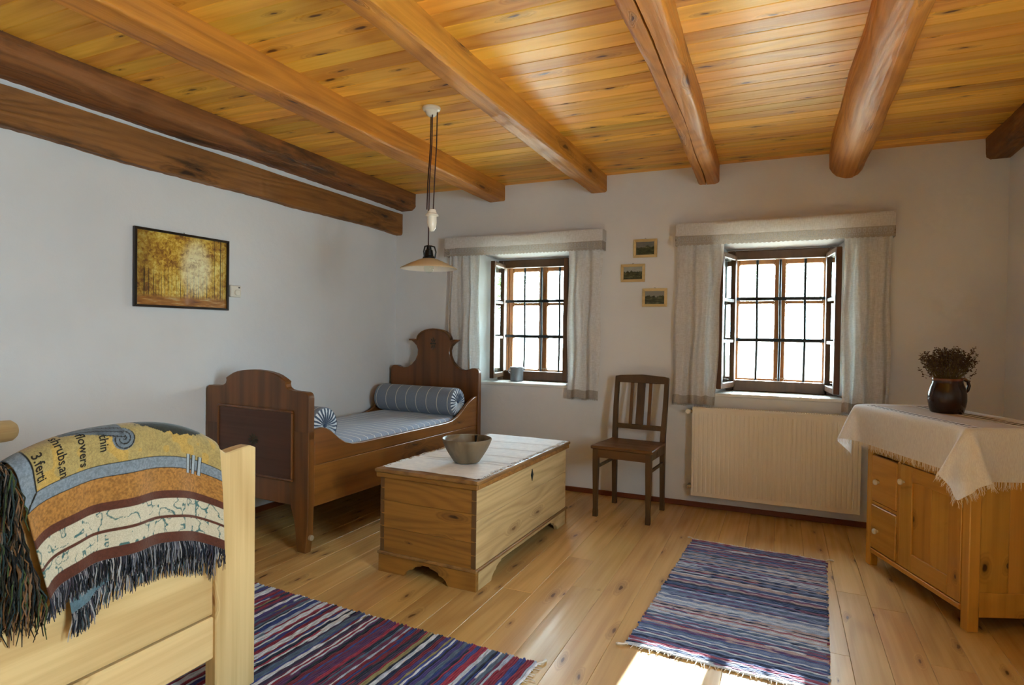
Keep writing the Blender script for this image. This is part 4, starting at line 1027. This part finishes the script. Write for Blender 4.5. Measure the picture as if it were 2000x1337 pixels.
def cloth_pattern():
    t = NT('white_linen'); uv = t.n('ShaderNodeUVMap').outputs[0]; sp = t.n('ShaderNodeSeparateXYZ'); t.l(uv, sp.inputs[0])
    tc = t.n('ShaderNodeTexCoord').outputs['Object']
    fu = t.math('FRACT', t.math('MULTIPLY', sp.outputs[0], 36.0)); a = t.math('LESS_THAN', fu, 0.6)
    def row(v, hw_):
        return t.math('LESS_THAN', t.math('ABSOLUTE', t.math('SUBTRACT', sp.outputs[1], v)), hw_)
    m = t.math('MAXIMUM', row(0.325, 0.017), t.math('MAXIMUM', row(0.38, 0.017), t.math('MAXIMUM', row(0.72, 0.017), row(0.775, 0.017))))
    io = t.math('MULTIPLY', t.math('GREATER_THAN', sp.outputs[0], 0.19), t.math('LESS_THAN', sp.outputs[0], 0.815))
    dash = t.math('MULTIPLY', t.math('MULTIPLY', a, m), io)
    mid = t.math('MULTIPLY', row(0.54, 0.13), io)
    wv = t.noise(t.vmath('MULTIPLY', tc, (420, 420, 60)), 1.0, 3)
    c = t.mix(t.mr(wv, 0.3, 0.7), lin('eceaec'), lin('fafafa'))
    c = t.mix(t.math('MULTIPLY', mid, 0.55), c, lin('b09270'))
    c = t.mix(t.math('MULTIPLY', dash, 0.95), c, lin('3a2624'))
    t.set(c, 0.95); t.b.inputs['Specular IOR Level'].default_value = 0.1; t.bump(wv, 0.15, 0.002)
    tr = t.n('ShaderNodeBsdfTranslucent'); t.l(c, tr.inputs[0]); mx = t.n('ShaderNodeMixShader'); mx.inputs[0].default_value = 0.25
    t.l(t.b.outputs[0], mx.inputs[1]); t.l(tr.outputs[0], mx.inputs[2]); t.l(mx.outputs[0], t.out.inputs[0])
    return t.m
clothm = cloth_pattern()
mb = MB(); mb.add(P.reshape(-1, 3).tolist(), [(j * nx + i, j * nx + i + 1, (j + 1) * nx + i + 1, (j + 1) * nx + i) for j in range(ny - 1) for i in range(nx - 1)])
o = mb.build('cloth', clothm, tcl, angle=180, recalc=False)
uvl = o.data.uv_layers.new(name='UVMap')
for lp_ in o.data.loops:
    vi = lp_.vertex_index; uvl.data[lp_.index].uv = ((vi % nx) / (nx - 1), (vi // nx) / (ny - 1))
sm = o.modifiers.new('smooth', 'SUBSURF'); sm.levels = 1; sm.render_levels = 1
fr = MB(); r = random.Random(8)
edge = [(P[0, i], P[1, i]) for i in range(nx)] + [(P[-1, i], P[-2, i]) for i in range(nx)] + [(P[j, 0], P[j, 1]) for j in range(ny)] + [(P[j, -1], P[j, -2]) for j in range(ny)]
for k in range(len(edge) - 1):
    (a, a2), (b, b2) = edge[k], edge[k + 1]
    if np.linalg.norm(a - b) > 0.06: continue
    for m_ in range(5):
        f = r.random(); p = Vector(a * (1 - f) + b * f); d_ = Vector((a - a2)).normalized(); L = r.uniform(0.010, 0.030)
        q = d_ * 0.6 + Vector((0, 0, -0.7)) + Vector((r.uniform(-.35, .35), r.uniform(-.35, .35), 0))
        fr.tube([p - d_ * 0.002, p + d_ * L * 0.4 + Vector((0, 0, -L * 0.2)), p + q * L], [0.0011, 0.0009, 0.0005], 3)
o = fr.build('fringe', bpy.data.materials['white_linen'], tcl); o['kind'] = 'stuff'
o.data.materials.clear(); o.data.materials.append(plain('fringe_linen', 'e2d8cc', 0.9))

# ------------------------------------------------------------------ jug and dried lavender
JL = Vector((3.866, -0.806, CT + 0.0095))
jg = thing('glazed_jug', 'dark brown glazed earthenware jug standing on the tablecloth', 'jug', JL, math.radians(24))
jugm = NT('brown_glaze'); tc = jugm.n('ShaderNodeTexCoord').outputs['Object']; sp = jugm.n('ShaderNodeSeparateXYZ'); jugm.l(tc, sp.inputs[0])
c_ = jugm.mix(jugm.noise(tc, 14, 4), lin('2a150a'), lin('3c2412')); c_ = jugm.mix(jugm.mr(sp.outputs[2], 0.155, 0.168), c_, lin('7a4420'))
jugm.set(c_, 0.14); jugm.bump(jugm.noise(tc, 30, 2), 0.05, 0.003)
MB().lathe([(0.001, 0.0), (0.072, 0.0), (0.077, 0.004), (0.085, 0.03), (0.0905, 0.062), (0.0895, 0.095), (0.082, 0.125), (0.073, 0.146), (0.071, 0.158), (0.0745, 0.168), (0.073, 0.171), (0.068, 0.168), (0.066, 0.155), (0.07, 0.14), (0.082, 0.10), (0.083, 0.05), (0.065, 0.01), (0.001, 0.008)], 48, cap=False).build('jug_body', jugm.m, jg, angle=60)
MB().tube([(0.064, 0, 0.162), (0.092, 0, 0.166), (0.112, 0, 0.156), (0.119, 0, 0.134), (0.112, 0, 0.112), (0.096, 0, 0.10), (0.080, 0, 0.098)], [0.009, 0.0095, 0.009, 0.009, 0.009, 0.009, 0.009], 12).build('handle', jugm.m, jg)
jg.scale = (0.9, 0.9, 1.0)
lav = thing('dried_lavender', 'bunch of dried brown lavender stuck in the jug', 'dried flowers', JL + Vector((0, 0, 0.015)))
stm, hdm = MB(), MB(); r = random.Random(21)
for k in range(230):
    a = r.uniform(0, 6.28); rad = math.sqrt(r.random()); x0_, y0_ = 0.045 * rad * math.cos(a), 0.045 * rad * math.sin(a)
    reach = rad * r.uniform(0.09, 0.132); hgt = 0.315 - 0.06 * rad * r.random() - r.uniform(0, 0.07)
    p0 = Vector((x0_ * 0.6, y0_ * 0.6, 0.0)); p1 = Vector((x0_ * 1.1, y0_ * 1.1, 0.15)); p2 = Vector((reach * math.cos(a) * 0.85, reach * math.sin(a) * 0.85, hgt - 0.03)); p3 = Vector((reach * math.cos(a), reach * math.sin(a), hgt))
    stm.tube([p0, p1, p2, p3], 0.0009, 3)
    for m_ in range(11):
        f = m_ / 10; q = p2.lerp(p3, f * 1.2 - 0.3 - 0.25) if m_ < 2 else p2.lerp(p3, f * 1.25 - 0.25)
        d_ = Vector((r.gauss(0, 1), r.gauss(0, 1), r.gauss(0, 0.6))).normalized(); s_ = r.uniform(0.0032, 0.006)
        e1 = d_.orthogonal().normalized() * s_ * 0.6; e2 = d_.cross(e1).normalized() * s_ * 0.6
        q = q + d_ * 0.002
        hdm.add([q - d_ * s_ * 0.2, q + e1 + d_ * s_, q - e1 * 0.5 + e2 + d_ * s_, q - e1 * 0.5 - e2 + d_ * s_, q + d_ * s_ * 2.2], [(0, 1, 2), (0, 2, 3), (0, 3, 1), (4, 2, 1), (4, 3, 2), (4, 1, 3)])
o = stm.build('stems', plain('dry_stem', '6a5a34', 0.9), lav); o['kind'] = 'stuff'
o = hdm.build('flower_heads', plain('dry_lavender', '5a4238', 0.95, var=0.5, bscale=200), lav, smooth=False); o['kind'] = 'stuff'

# ------------------------------------------------------------------ rag rugs
ragm = attr_mat('rag_weave', 0.95, 0.5, 260, 0.15, 0.2)
def rug(name, label, L, Wd, loc, rz, palette, seed, mix_=0.3, row=0.0125):
    """L: length across the weft rows (local y), Wd: length of each row (local x)"""
    g = thing(name, label, 'rug', loc, rz); r = random.Random(seed); rows = int(L / row); mb = MB(); ns = 56
    cols = [lin(c) for c in palette]; cur = None; left = 0
    for k in range(rows):
        if left <= 0: base = r.choice(cols); left = r.choice((1, 1, 1, 1, 2, 2))
        left -= 1; alt = r.choice(cols); sw1, sw2 = sorted((r.random(), r.random())); use_alt = r.random() < mix_
        y = -L / 2 + (k + 0.5) * row; ph = r.uniform(0, 6.28); e0 = r.uniform(-0.008, 0.006); e1 = r.uniform(-0.006, 0.008)
        vs = []; cs = []
        for i in range(ns):
            u = i / (ns - 1); xx = -Wd / 2 + e0 + u * (Wd + e1 - e0); yy = y + 0.0022 * math.sin(u * 9 + k * 0.05) + 0.0012 * math.sin(u * 37 + ph)
            wob = 0.0012 * math.sin(u * 61 + ph) + r.uniform(-0.0006, 0.0006); hh_ = 0.0075 + wob
            c = alt if (use_alt and sw1 < u < sw2) else base
            f = 0.9 + 0.2 * math.sin(u * 80 + ph * 3) * 0.5 + r.uniform(-0.06, 0.06); c = tuple(min(1, q * f) for q in c[:3]) + (1,)
            for dy, z in ((-row * 0.53, 0.002), (-row * 0.3, hh_), (row * 0.3, hh_), (row * 0.53, 0.002)):
                vs.append((xx, yy + dy, z)); cs.append(c)
        b = len(mb.v); mb.v += vs; mb.c += cs
        mb.f += [[b + i * 4 + q, b + i * 4 + q + 1, b + i * 4 + 4 + q + 1, b + i * 4 + 4 + q] for i in range(ns - 1) for q in range(3)]
        for e in (0, (ns - 1) * 4): mb.f.append([b + e, b + e + 1, b + e + 2, b + e + 3])
    o = mb.build('woven_strips', ragm, g, angle=60, recalc=True); o['kind'] = 'stuff'
    MB().box(-Wd / 2 + 0.004, Wd / 2 - 0.004, -L / 2 + 0.002, L / 2 - 0.002, 0.0006, 0.003).build('backing', plain('rug_backing_' + str(seed), '3a3a4a', 0.95), g, smooth=False)
    fr = MB(); wm = plain('warp_thread_' + str(seed), 'd8cfc4', 0.9)
    for s in (-1, 1):
        n_ = 46
        for k in range(n_):
            xx = -Wd / 2 + 0.01 + (Wd - 0.02) * k / (n_ - 1) + r.uniform(-0.004, 0.004); L_ = r.uniform(0.006, 0.022) if r.random() < 0.8 else r.uniform(0.02, 0.045); bx = r.uniform(-0.012, 0.012)
            fr.tube([(xx, s * (L / 2 - 0.006), 0.004), (xx + bx * 0.3, s * (L / 2 + L_ * 0.5), 0.005), (xx + bx, s * (L / 2 + L_), 0.0022)], [0.0018, 0.0016, 0.0012], 4)
        for xs in (-1, 1):
            fr.tube([(xs * (Wd / 2 - 0.004), s * (L / 2 - 0.004), 0.004), (xs * (Wd / 2 + 0.012), s * (L / 2 + 0.014), 0.007), (xs * (Wd / 2 + 0.028), s * (L / 2 + 0.018), 0.006), (xs * (Wd / 2 + 0.036), s * (L / 2 + 0.016), 0.004)], [0.003, 0.0035, 0.0055, 0.004], 6)
    o = fr.build('warp_fringe', wm, g); o['kind'] = 'stuff'
rug('rag_rug', 'blue and pink striped rag rug lying in front of the radiator', 1.37, 0.70, (2.968, -1.437, 0.0008), math.radians(-3.0),
    ['6a7cae', '50629a', '98a4cc', 'b8c4e0', '303a5c', '9c506a', '6e5280', 'ccd2e0', '465a8a', 'a2b2d0', '845a7c', '5c7294', 'b8a4a8', '2c3654', '7c8cb4', 'd8dce6'], 3, 0.6, 0.0095)
rug('rag_rug', 'red, white and navy striped rag rug beside the pale pine bed', 1.62, 0.72, (1.50, -2.71, 0.0008), math.radians(-92.4),
    ['8a2038', 'a02a44', '202848', '14182c', 'c8ccd8', 'd8d8e0', '2a3a7a', '6a2a4a', '5a6a80', '9a8a5a', '3a2a4a', '1c2238', 'b0b8cc', '7a1c30', 'd8dce6', '8a2038', '4a3a7a', 'e0e0ea', '3c4688', '5c2c5c'], 9, 0.35, 0.0092)

# ------------------------------------------------------------------ pale pine bed (foot end towards the room)
B2X, B2Y = 1.50, -3.385
b2 = thing('pine_bed', 'pale pine bed whose footboard carries the woven throw', 'bed', (0.0, B2Y, 0))
def crest(t):   # height of the footboard top at distance t from its middle
    t = abs(t)
    if t > 0.44: return 0.822 - max(0, (t - 0.445)) * 0.55
    return 0.812 + 0.119 * (1 - min(1, t / 0.345) ** 2.5) + (0.010 * math.sin(max(0, t - 0.345) / 0.095 * 1.57) if t > 0.345 else 0)
HB = 0.465
for s in (-1, 1):
    ts = [0.31 + (HB - 0.31) * k / 14 for k in range(15)]
    zf = 0.0095 if s > 0 else 0.0
    MB().prism([(s * 0.31, zf)] + [(s * t, crest(t)) for t in ts] + [(s * HB, zf)], 0, B2X - 0.05, B2X, 0.004).build('foot_post', M['pale'], b2)
tt = [-0.31 + 0.62 * k / 30 for k in range(31)]
MB().prism([(-0.31, 0.56)] + [(t, crest(t)) for t in tt] + [(0.31, 0.56)], 0, B2X - 0.045, B2X - 0.012, 0.003).build('foot_board', M['pale_h'], b2)
MB().box(B2X - 0.045, B2X - 0.014, -0.31, 0.31, 0.305, 0.559, 0.003).build('foot_board', M['pale_h'], b2)
MB().box(B2X - 0.045, B2X - 0.008, -0.31, 0.31, 0.165, 0.300, 0.005).build('foot_board', M['pale_h'], b2)
for s in (-1, 1):
    MB().box(0.03, 0.075, s * (HB - 0.11), s * (HB - 0.20), 0, 0.735, 0.008).build('head_post', M['pale'], b2)
    MB().box(0.075, B2X - 0.05, s * (HB - 0.02), s * (HB - 0.05), 0.24, 0.42, 0.004).build('side_rail', M['pale'], b2)
MB().tube([(0.052, -HB - 0.012, 0.755), (0.052, HB - 0.03, 0.755), (0.052, HB - 0.006, 0.755), (0.052, HB + 0.010, 0.755), (0.052, HB + 0.014, 0.755)], [0.046, 0.047, 0.045, 0.032, 0.015], 20).build('head_rail', M['pale_h'], b2)
for k in range(3): MB().box(0.04, 0.062, -HB + 0.2, HB - 0.2, 0.3 + k * 0.15, 0.444 + k * 0.15, 0.003).build('head_board', M['pale_h'], b2)
for k in range(9): MB().box(0.10 + k * 0.15, 0.18 + k * 0.15, -HB + 0.05, HB - 0.05, 0.29, 0.308, 0.002).build('slat', M['pale_h'], b2)
m2 = MB()
def pill(u, v, s):
    x_ = u * 2 - 1; y_ = v * 2 - 1; e = max(0, 1 - abs(x_) ** 16) ** 0.5 * max(0, 1 - abs(y_) ** 12) ** 0.5
    return (x_ * 0.67, y_ * 0.405, s * 0.08 * e)
for s in (1, -1): m2.grid(lambda u, v, s=s: pill(u, v, s), 24, 20)
o = m2.build('bed_mattress', cloth_mat('mattress_linen', 'd8d2c4', 'c4bca8', 500), angle=80); o.location = (0.76, B2Y, 0.39); tag(o, 'plain linen mattress inside the pale pine bed', 'mattress')

# ------------------------------------------------------------------ woven throw over the footboard
TY0_, TY1_ = -3.078, -3.632          # far and near edge (world y)
DROP = 0.36
def hump(y):
    t = y - B2Y; return crest(t) if abs(t) < 0.44 else crest(0.44)
def throw_pt(y, v, lift=0.0):
    """v: metres down the front from the ridge (negative: behind)"""
    top = hump(y) + 0.016; bx = B2X - 0.024
    fold = 0.010 * math.sin((y + 3.08) * 17.0) + 0.006 * math.sin((y + 3.08) * 41 + 1.0)
    if v >= 0:
        R_ = 0.040; arcl = R_ * math.pi / 2
        if v < arcl:
            a = v / R_; xx = bx + R_ * math.sin(a); z = top - R_ * (1 - math.cos(a)); nrm = (math.sin(a), 0, math.cos(a))
        else:
            d_ = v - arcl; xx = bx + R_ + 0.055 * d_ + fold * min(1, d_ / 0.12) * 1.3; z = top - R_ - d_; nrm = (1, 0, 0)
        inn = max(0, (-y - 3.55) / 0.08) * 0.0
    else:
        R_ = 0.036; arcl = R_ * math.pi / 2; w_ = -v
        if w_ < arcl:
            a = w_ / R_; xx = bx - R_ * math.sin(a); z = top - R_ * (1 - math.cos(a)); nrm = (-math.sin(a), 0, math.cos(a))
        else:
            xx = bx - R_ - fold * 0.5; z = top - R_ - (w_ - arcl); nrm = (-1, 0, 0)
    return (xx + nrm[0] * lift, y + (0.20 * max(0, v - 0.02) * max(0, min(1, (-y - 3.45) / 0.18))), z + nrm[2] * lift)
th = thing('woven_throw', 'tapestry throw with yellow, orange and cream bands over the pale footboard', 'throw', (0, 0, 0))
nU, nV = 300, 330; VB = -0.30
OL, ORG, BRN, CRM, GRY, TEAL, DK = [np.array(lin(c)[:3]) for c in ('a08c58', 'a07038', '573024', 'c2bba6', '76828e', '4a7274', '15130f')]
rr_ = np.random.default_rng(3)
def vnoise(sh, k):   # blocky smooth noise
    a = rr_.random((sh[0] // k + 3, sh[1] // k + 3)); yy = np.arange(sh[0]) / k; xx = np.arange(sh[1]) / k
    y0, x0 = yy.astype(int), xx.astype(int); fy, fx_ = (yy - y0)[:, None], (xx - x0)[None]
    fy = fy * fy * (3 - 2 * fy); fx_ = fx_ * fx_ * (3 - 2 * fx_)
    return (a[y0][:, x0] * (1 - fy) * (1 - fx_) + a[y0 + 1][:, x0] * fy * (1 - fx_) + a[y0][:, x0 + 1] * (1 - fy) * fx_ + a[y0 + 1][:, x0 + 1] * fy * fx_)
VV = np.linspace(VB, DROP, nV); UU = np.linspace(0, 1, nU); U2, V2 = np.meshgrid(UU, VV)      # rows: v, cols: u (0 far .. 1 near)
YW = TY0_ + (TY1_ - TY0_) * U2
sh = (nV, nU); n4, n9, n2 = vnoise(sh, 5), vnoise(sh, 14), vnoise(sh, 2)
C = np.zeros(sh + (3,)); C[:] = OL
C *= (0.75 + 0.35 * n2 + 0.25 * n9)[..., None]
C = np.where((n9 > 0.68)[..., None], C * np.array([1.15, 1.0, 0.7]), C)
back = V2 < -0.03; C[back] = (np.array(lin('4a4632')[:3]) * (0.6 + 0.8 * n4[..., None]))[back]
def band_(a, b, col, nz=0.3):
    m = (V2 >= a) & (V2 < b); C[m] = (col * (1 - nz / 2 + nz * n2[..., None]))[m]; return m
band_(0.116, 0.146, GRY, 0.5); band_(0.1145, 0.1170, DK); band_(0.1455, 0.148, DK)
band_(0.148, 0.212, ORG, 0.7)
band_(0.212, 0.234, BRN)
for a, b in ((0.234, 0.282), (0.291, 0.330)):
    m = band_(a, b, CRM, 0.15)
    vein = np.abs(vnoise(sh, 16) - 0.5 + 0.35 * (vnoise(sh, 6) - 0.5)) < 0.034
    vein |= (np.abs(vnoise(sh, 10) - 0.42 + 0.2 * (n4 - 0.5)) < 0.035) & (n9 > 0.5)
    C[m & vein] = TEAL * 0.85
band_(0.282, 0.291, BRN); band_(0.330, 0.361, BRN)
# grey side border with mitred corner at the near edge
sd = (U2 > 0.945) & (V2 > -0.02) & (V2 < 0.146); C[sd] = (GRY * (0.75 + 0.5 * n2[..., None]))[sd]
C[(np.abs(U2 - 0.945) < 0.0035) & (V2 > 0.0) & (V2 < 0.116)] = DK
C[(np.abs((U2 - 0.945) / 0.055 - (V2 - 0.116) / 0.030) < 0.12) & (U2 > 0.945) & (V2 > 0.116) & (V2 < 0.146)] = DK
# little pillar ornament crossing the border
for uc in (0.125, 0.165, 0.20):
    m = (np.abs(U2 - uc) < 0.010) & (V2 > 0.103) & (V2 < 0.158); C[m] = np.array(lin('9aa6b0')[:3]); C[(np.abs(np.abs(U2 - uc) - 0.011) < 0.0025) & (V2 > 0.103) & (V2 < 0.158)] = DK
# dark foliage blot on the ridge
m = (((U2 - 0.27) / 0.19) ** 2 + ((V2 - 0.008) / 0.040) ** 2) < 0.75 + 0.5 * n4; C[m] = (np.array([0.012, 0.014, 0.010]) * (0.6 + 1.5 * n2[..., None]))[m]
# grey scroll: volute and tail
su, sv = (U2 - 0.545) * 0.554, V2 - 0.056
ra = np.hypot(su, sv); an = np.arctan2(sv, su); spi = np.abs(((ra / 0.0115 - an / 6.283) % 1) - 0.5)
m = ra < 0.030; C[m] = (GRY * 0.75 * (0.7 + 0.5 * n2[..., None]))[m]; C[m & (spi > 0.36)] = DK * 2
tail = (U2 > 0.54) & (U2 < 0.80) & (V2 < 0.058 - (U2 - 0.54) * 0.18) & (V2 > -0.012); C[tail] = (GRY * 0.6 * (0.6 + 0.6 * n4[..., None]))[tail]
C[tail & (np.abs(((V2 + (U2 - 0.54) * 0.12) / 0.013) % 1 - 0.5) > 0.4)] = DK * 1.5
mb = MB()
mb.v = [throw_pt(YW[j, i], V2[j, i]) for j in range(nV) for i in range(nU)]
mb.c = [(c[0], c[1], c[2], 1) for c in C.reshape(-1, 3)]
mb.f = [(j * nU + i, j * nU + i + 1, (j + 1) * nU + i + 1, (j + 1) * nU + i) for j in range(nV - 1) for i in range(nU - 1)]
wovenm = attr_mat('tapestry_weave', 0.95, 0.4, 420, 0.3, 0.25)
o = mb.build('tapestry', wovenm, th, angle=180, recalc=False)
sol = o.modifiers.new('thickness', 'SOLIDIFY'); sol.thickness = 0.004; sol.offset = 0
# woven lettering, reading downwards
txm = plain('dark_letters', '241c12', 0.95)
for s_, yc, v0, size in (('thin', -3.442, 0.038, 0.0285), ('flowers', -3.494, 0.022, 0.0285), ('shrubs,an', -3.546, 0.006, 0.0285), ('3.ferti', -3.596, 0.030, 0.0285)):
    cu = bpy.data.curves.new('letters', 'FONT'); cu.body = s_; cu.size = size; cu.resolution_u = 2; cu.offset = 0.0004
    tmp = bpy.data.objects.new('tmp', cu); COL.objects.link(tmp)
    me = bpy.data.meshes.new_from_object(tmp.evaluated_get(bpy.context.evaluated_depsgraph_get())); bpy.data.objects.remove(tmp)
    for v in me.vertices:      # text x runs down the cloth, text y runs towards the far edge
        tx, ty = v.co.x * 1.0, v.co.y
        v.co = throw_pt(yc + ty * 1.1, v0 + tx, 0.0032)
    me.materials.clear(); me.materials.append(txm)
    o = bpy.data.objects.new('lettering', me); COL.objects.link(o); o.parent = th
# fringes
def fringe(n_, start, length, pal, seed, rad=0.0016, spread=0.012, name='fringe', back=0.0):
    r = random.Random(seed); mb = MB(); cs = [lin(c) for c in pal]
    for k in range(n_):
        u = (k + r.random()) / n_; p = Vector(start(u)); L = length * r.uniform(0.75, 1.15); c = r.choice(cs)
        dy = r.uniform(-spread, spread); dx = r.uniform(-spread * 0.6, spread * 0.6)
        pts = [p, p + Vector((0.004 + dx * 0.3, dy * 0.3, -L * 0.35)), p + Vector((dx * 0.9, dy * 0.7 + r.uniform(-.003, .003), -L * 0.7)), p + Vector((dx, dy, -L))]
        mb.tube(pts, [rad, rad * 1.1, rad, rad * 0.6], 4, c)
    o = mb.build(name, ragm, th, recalc=False); o['kind'] = 'stuff'
navy = ['10131c', '0c0f16', '2a3040', 'a8a8ac', '8a8a92', '1a1c26', '6a6a74', '3c3644', '10131c']
ylerp = lambda a, b: (lambda u: a + (b - a) * u)
fringe(520, lambda u: throw_pt(TY0_ + (TY1_ - TY0_) * u, DROP - 0.002), 0.060, navy, 1)
# lower layer of the folded throw showing beneath, with its own fringe
def under(u, v):
    y = -3.10 - 0.46 * u; p = throw_pt(y, 0.25 + v, 0); return (p[0] - 0.012, p[1], p[2])
mb = MB(); nu_, nv_ = 60, 24
low_ = lambda u: (0.150 + 0.055 * max(0, min(1, (u - 0.62) / 0.2)))
mb.grid(lambda u, v: under(u, v * low_(u)), nu_, nv_)
mb.c = [tuple((np.array(lin('5a7482')[:3]) if (i / (nu_ - 1)) > 0.6 else np.array(lin('2c2a2a')[:3])) * rr_.uniform(0.8, 1.15)) + (1,) for j in range(nv_) for i in range(nu_)]
o = mb.build('under_layer', wovenm, th, angle=180, recalc=False)
fringe(330, lambda u: under(u, low_(u) - 0.002), 0.062, navy + ['3a4a52', '4a5a62'], 2)
# near side: folded edge with long shaggy side fringe
def side(u, v):
    p = throw_pt(TY1_ + 0.004, min(v, DROP)); k = 0.02 + 0.20 * u
    return (p[0] - 0.010 - 0.06 * u + 0.008 * math.sin(9 * u + 20 * v), p[1] - 0.012 - 0.13 * u, p[2] + (0.012 * math.sin(5 * u) - 0.03 * u * (1 - v / 0.4)))
mb = MB(); mb.grid(lambda u, v: side(u, v * 0.36), 30, 40)
mb.c = [tuple(np.array(lin(('231d16', '2e2418', '1c2018')[(i + j) % 3])[:3]) * rr_.uniform(0.6, 1.4)) + (1,) for j in range(40) for i in range(30)]
mb.build('folded_edge', wovenm, th, angle=180, recalc=False)
shag = ['2a2a1c', '3c4a2a', '6a4a2c', '1a1814', '4a3a2c', '101214', '2a3a3c', '7a5a40', '18140f', '6a6058']
for q, (v0, n_) in enumerate(((0.0, 150), (0.05, 130), (0.11, 130), (0.17, 130), (0.24, 120), (0.30, 140))):
    r = random.Random(50 + q); mb = MB()
    for k in range(n_):
        u = r.random(); p = Vector(side(u, v0 + r.uniform(0, 0.06))) + Vector((0.006, 0, 0)); L = r.uniform(0.07, 0.12); c = lin(r.choice(shag))
        e = Vector((r.uniform(-0.004, 0.014), r.uniform(-0.018, 0.018), 0))
        mb.tube([p, p + e * 0.7 + Vector((0.006, 0, -L * 0.3)), p + e * 0.4 + Vector((0.003, r.uniform(-.006, .006), -L * 0.7)), p + e + Vector((0, 0, -L))], [0.0018, 0.0019, 0.0017, 0.001], 4, c)
    o = mb.build('side_fringe', ragm, th, recalc=False); o['kind'] = 'stuff'
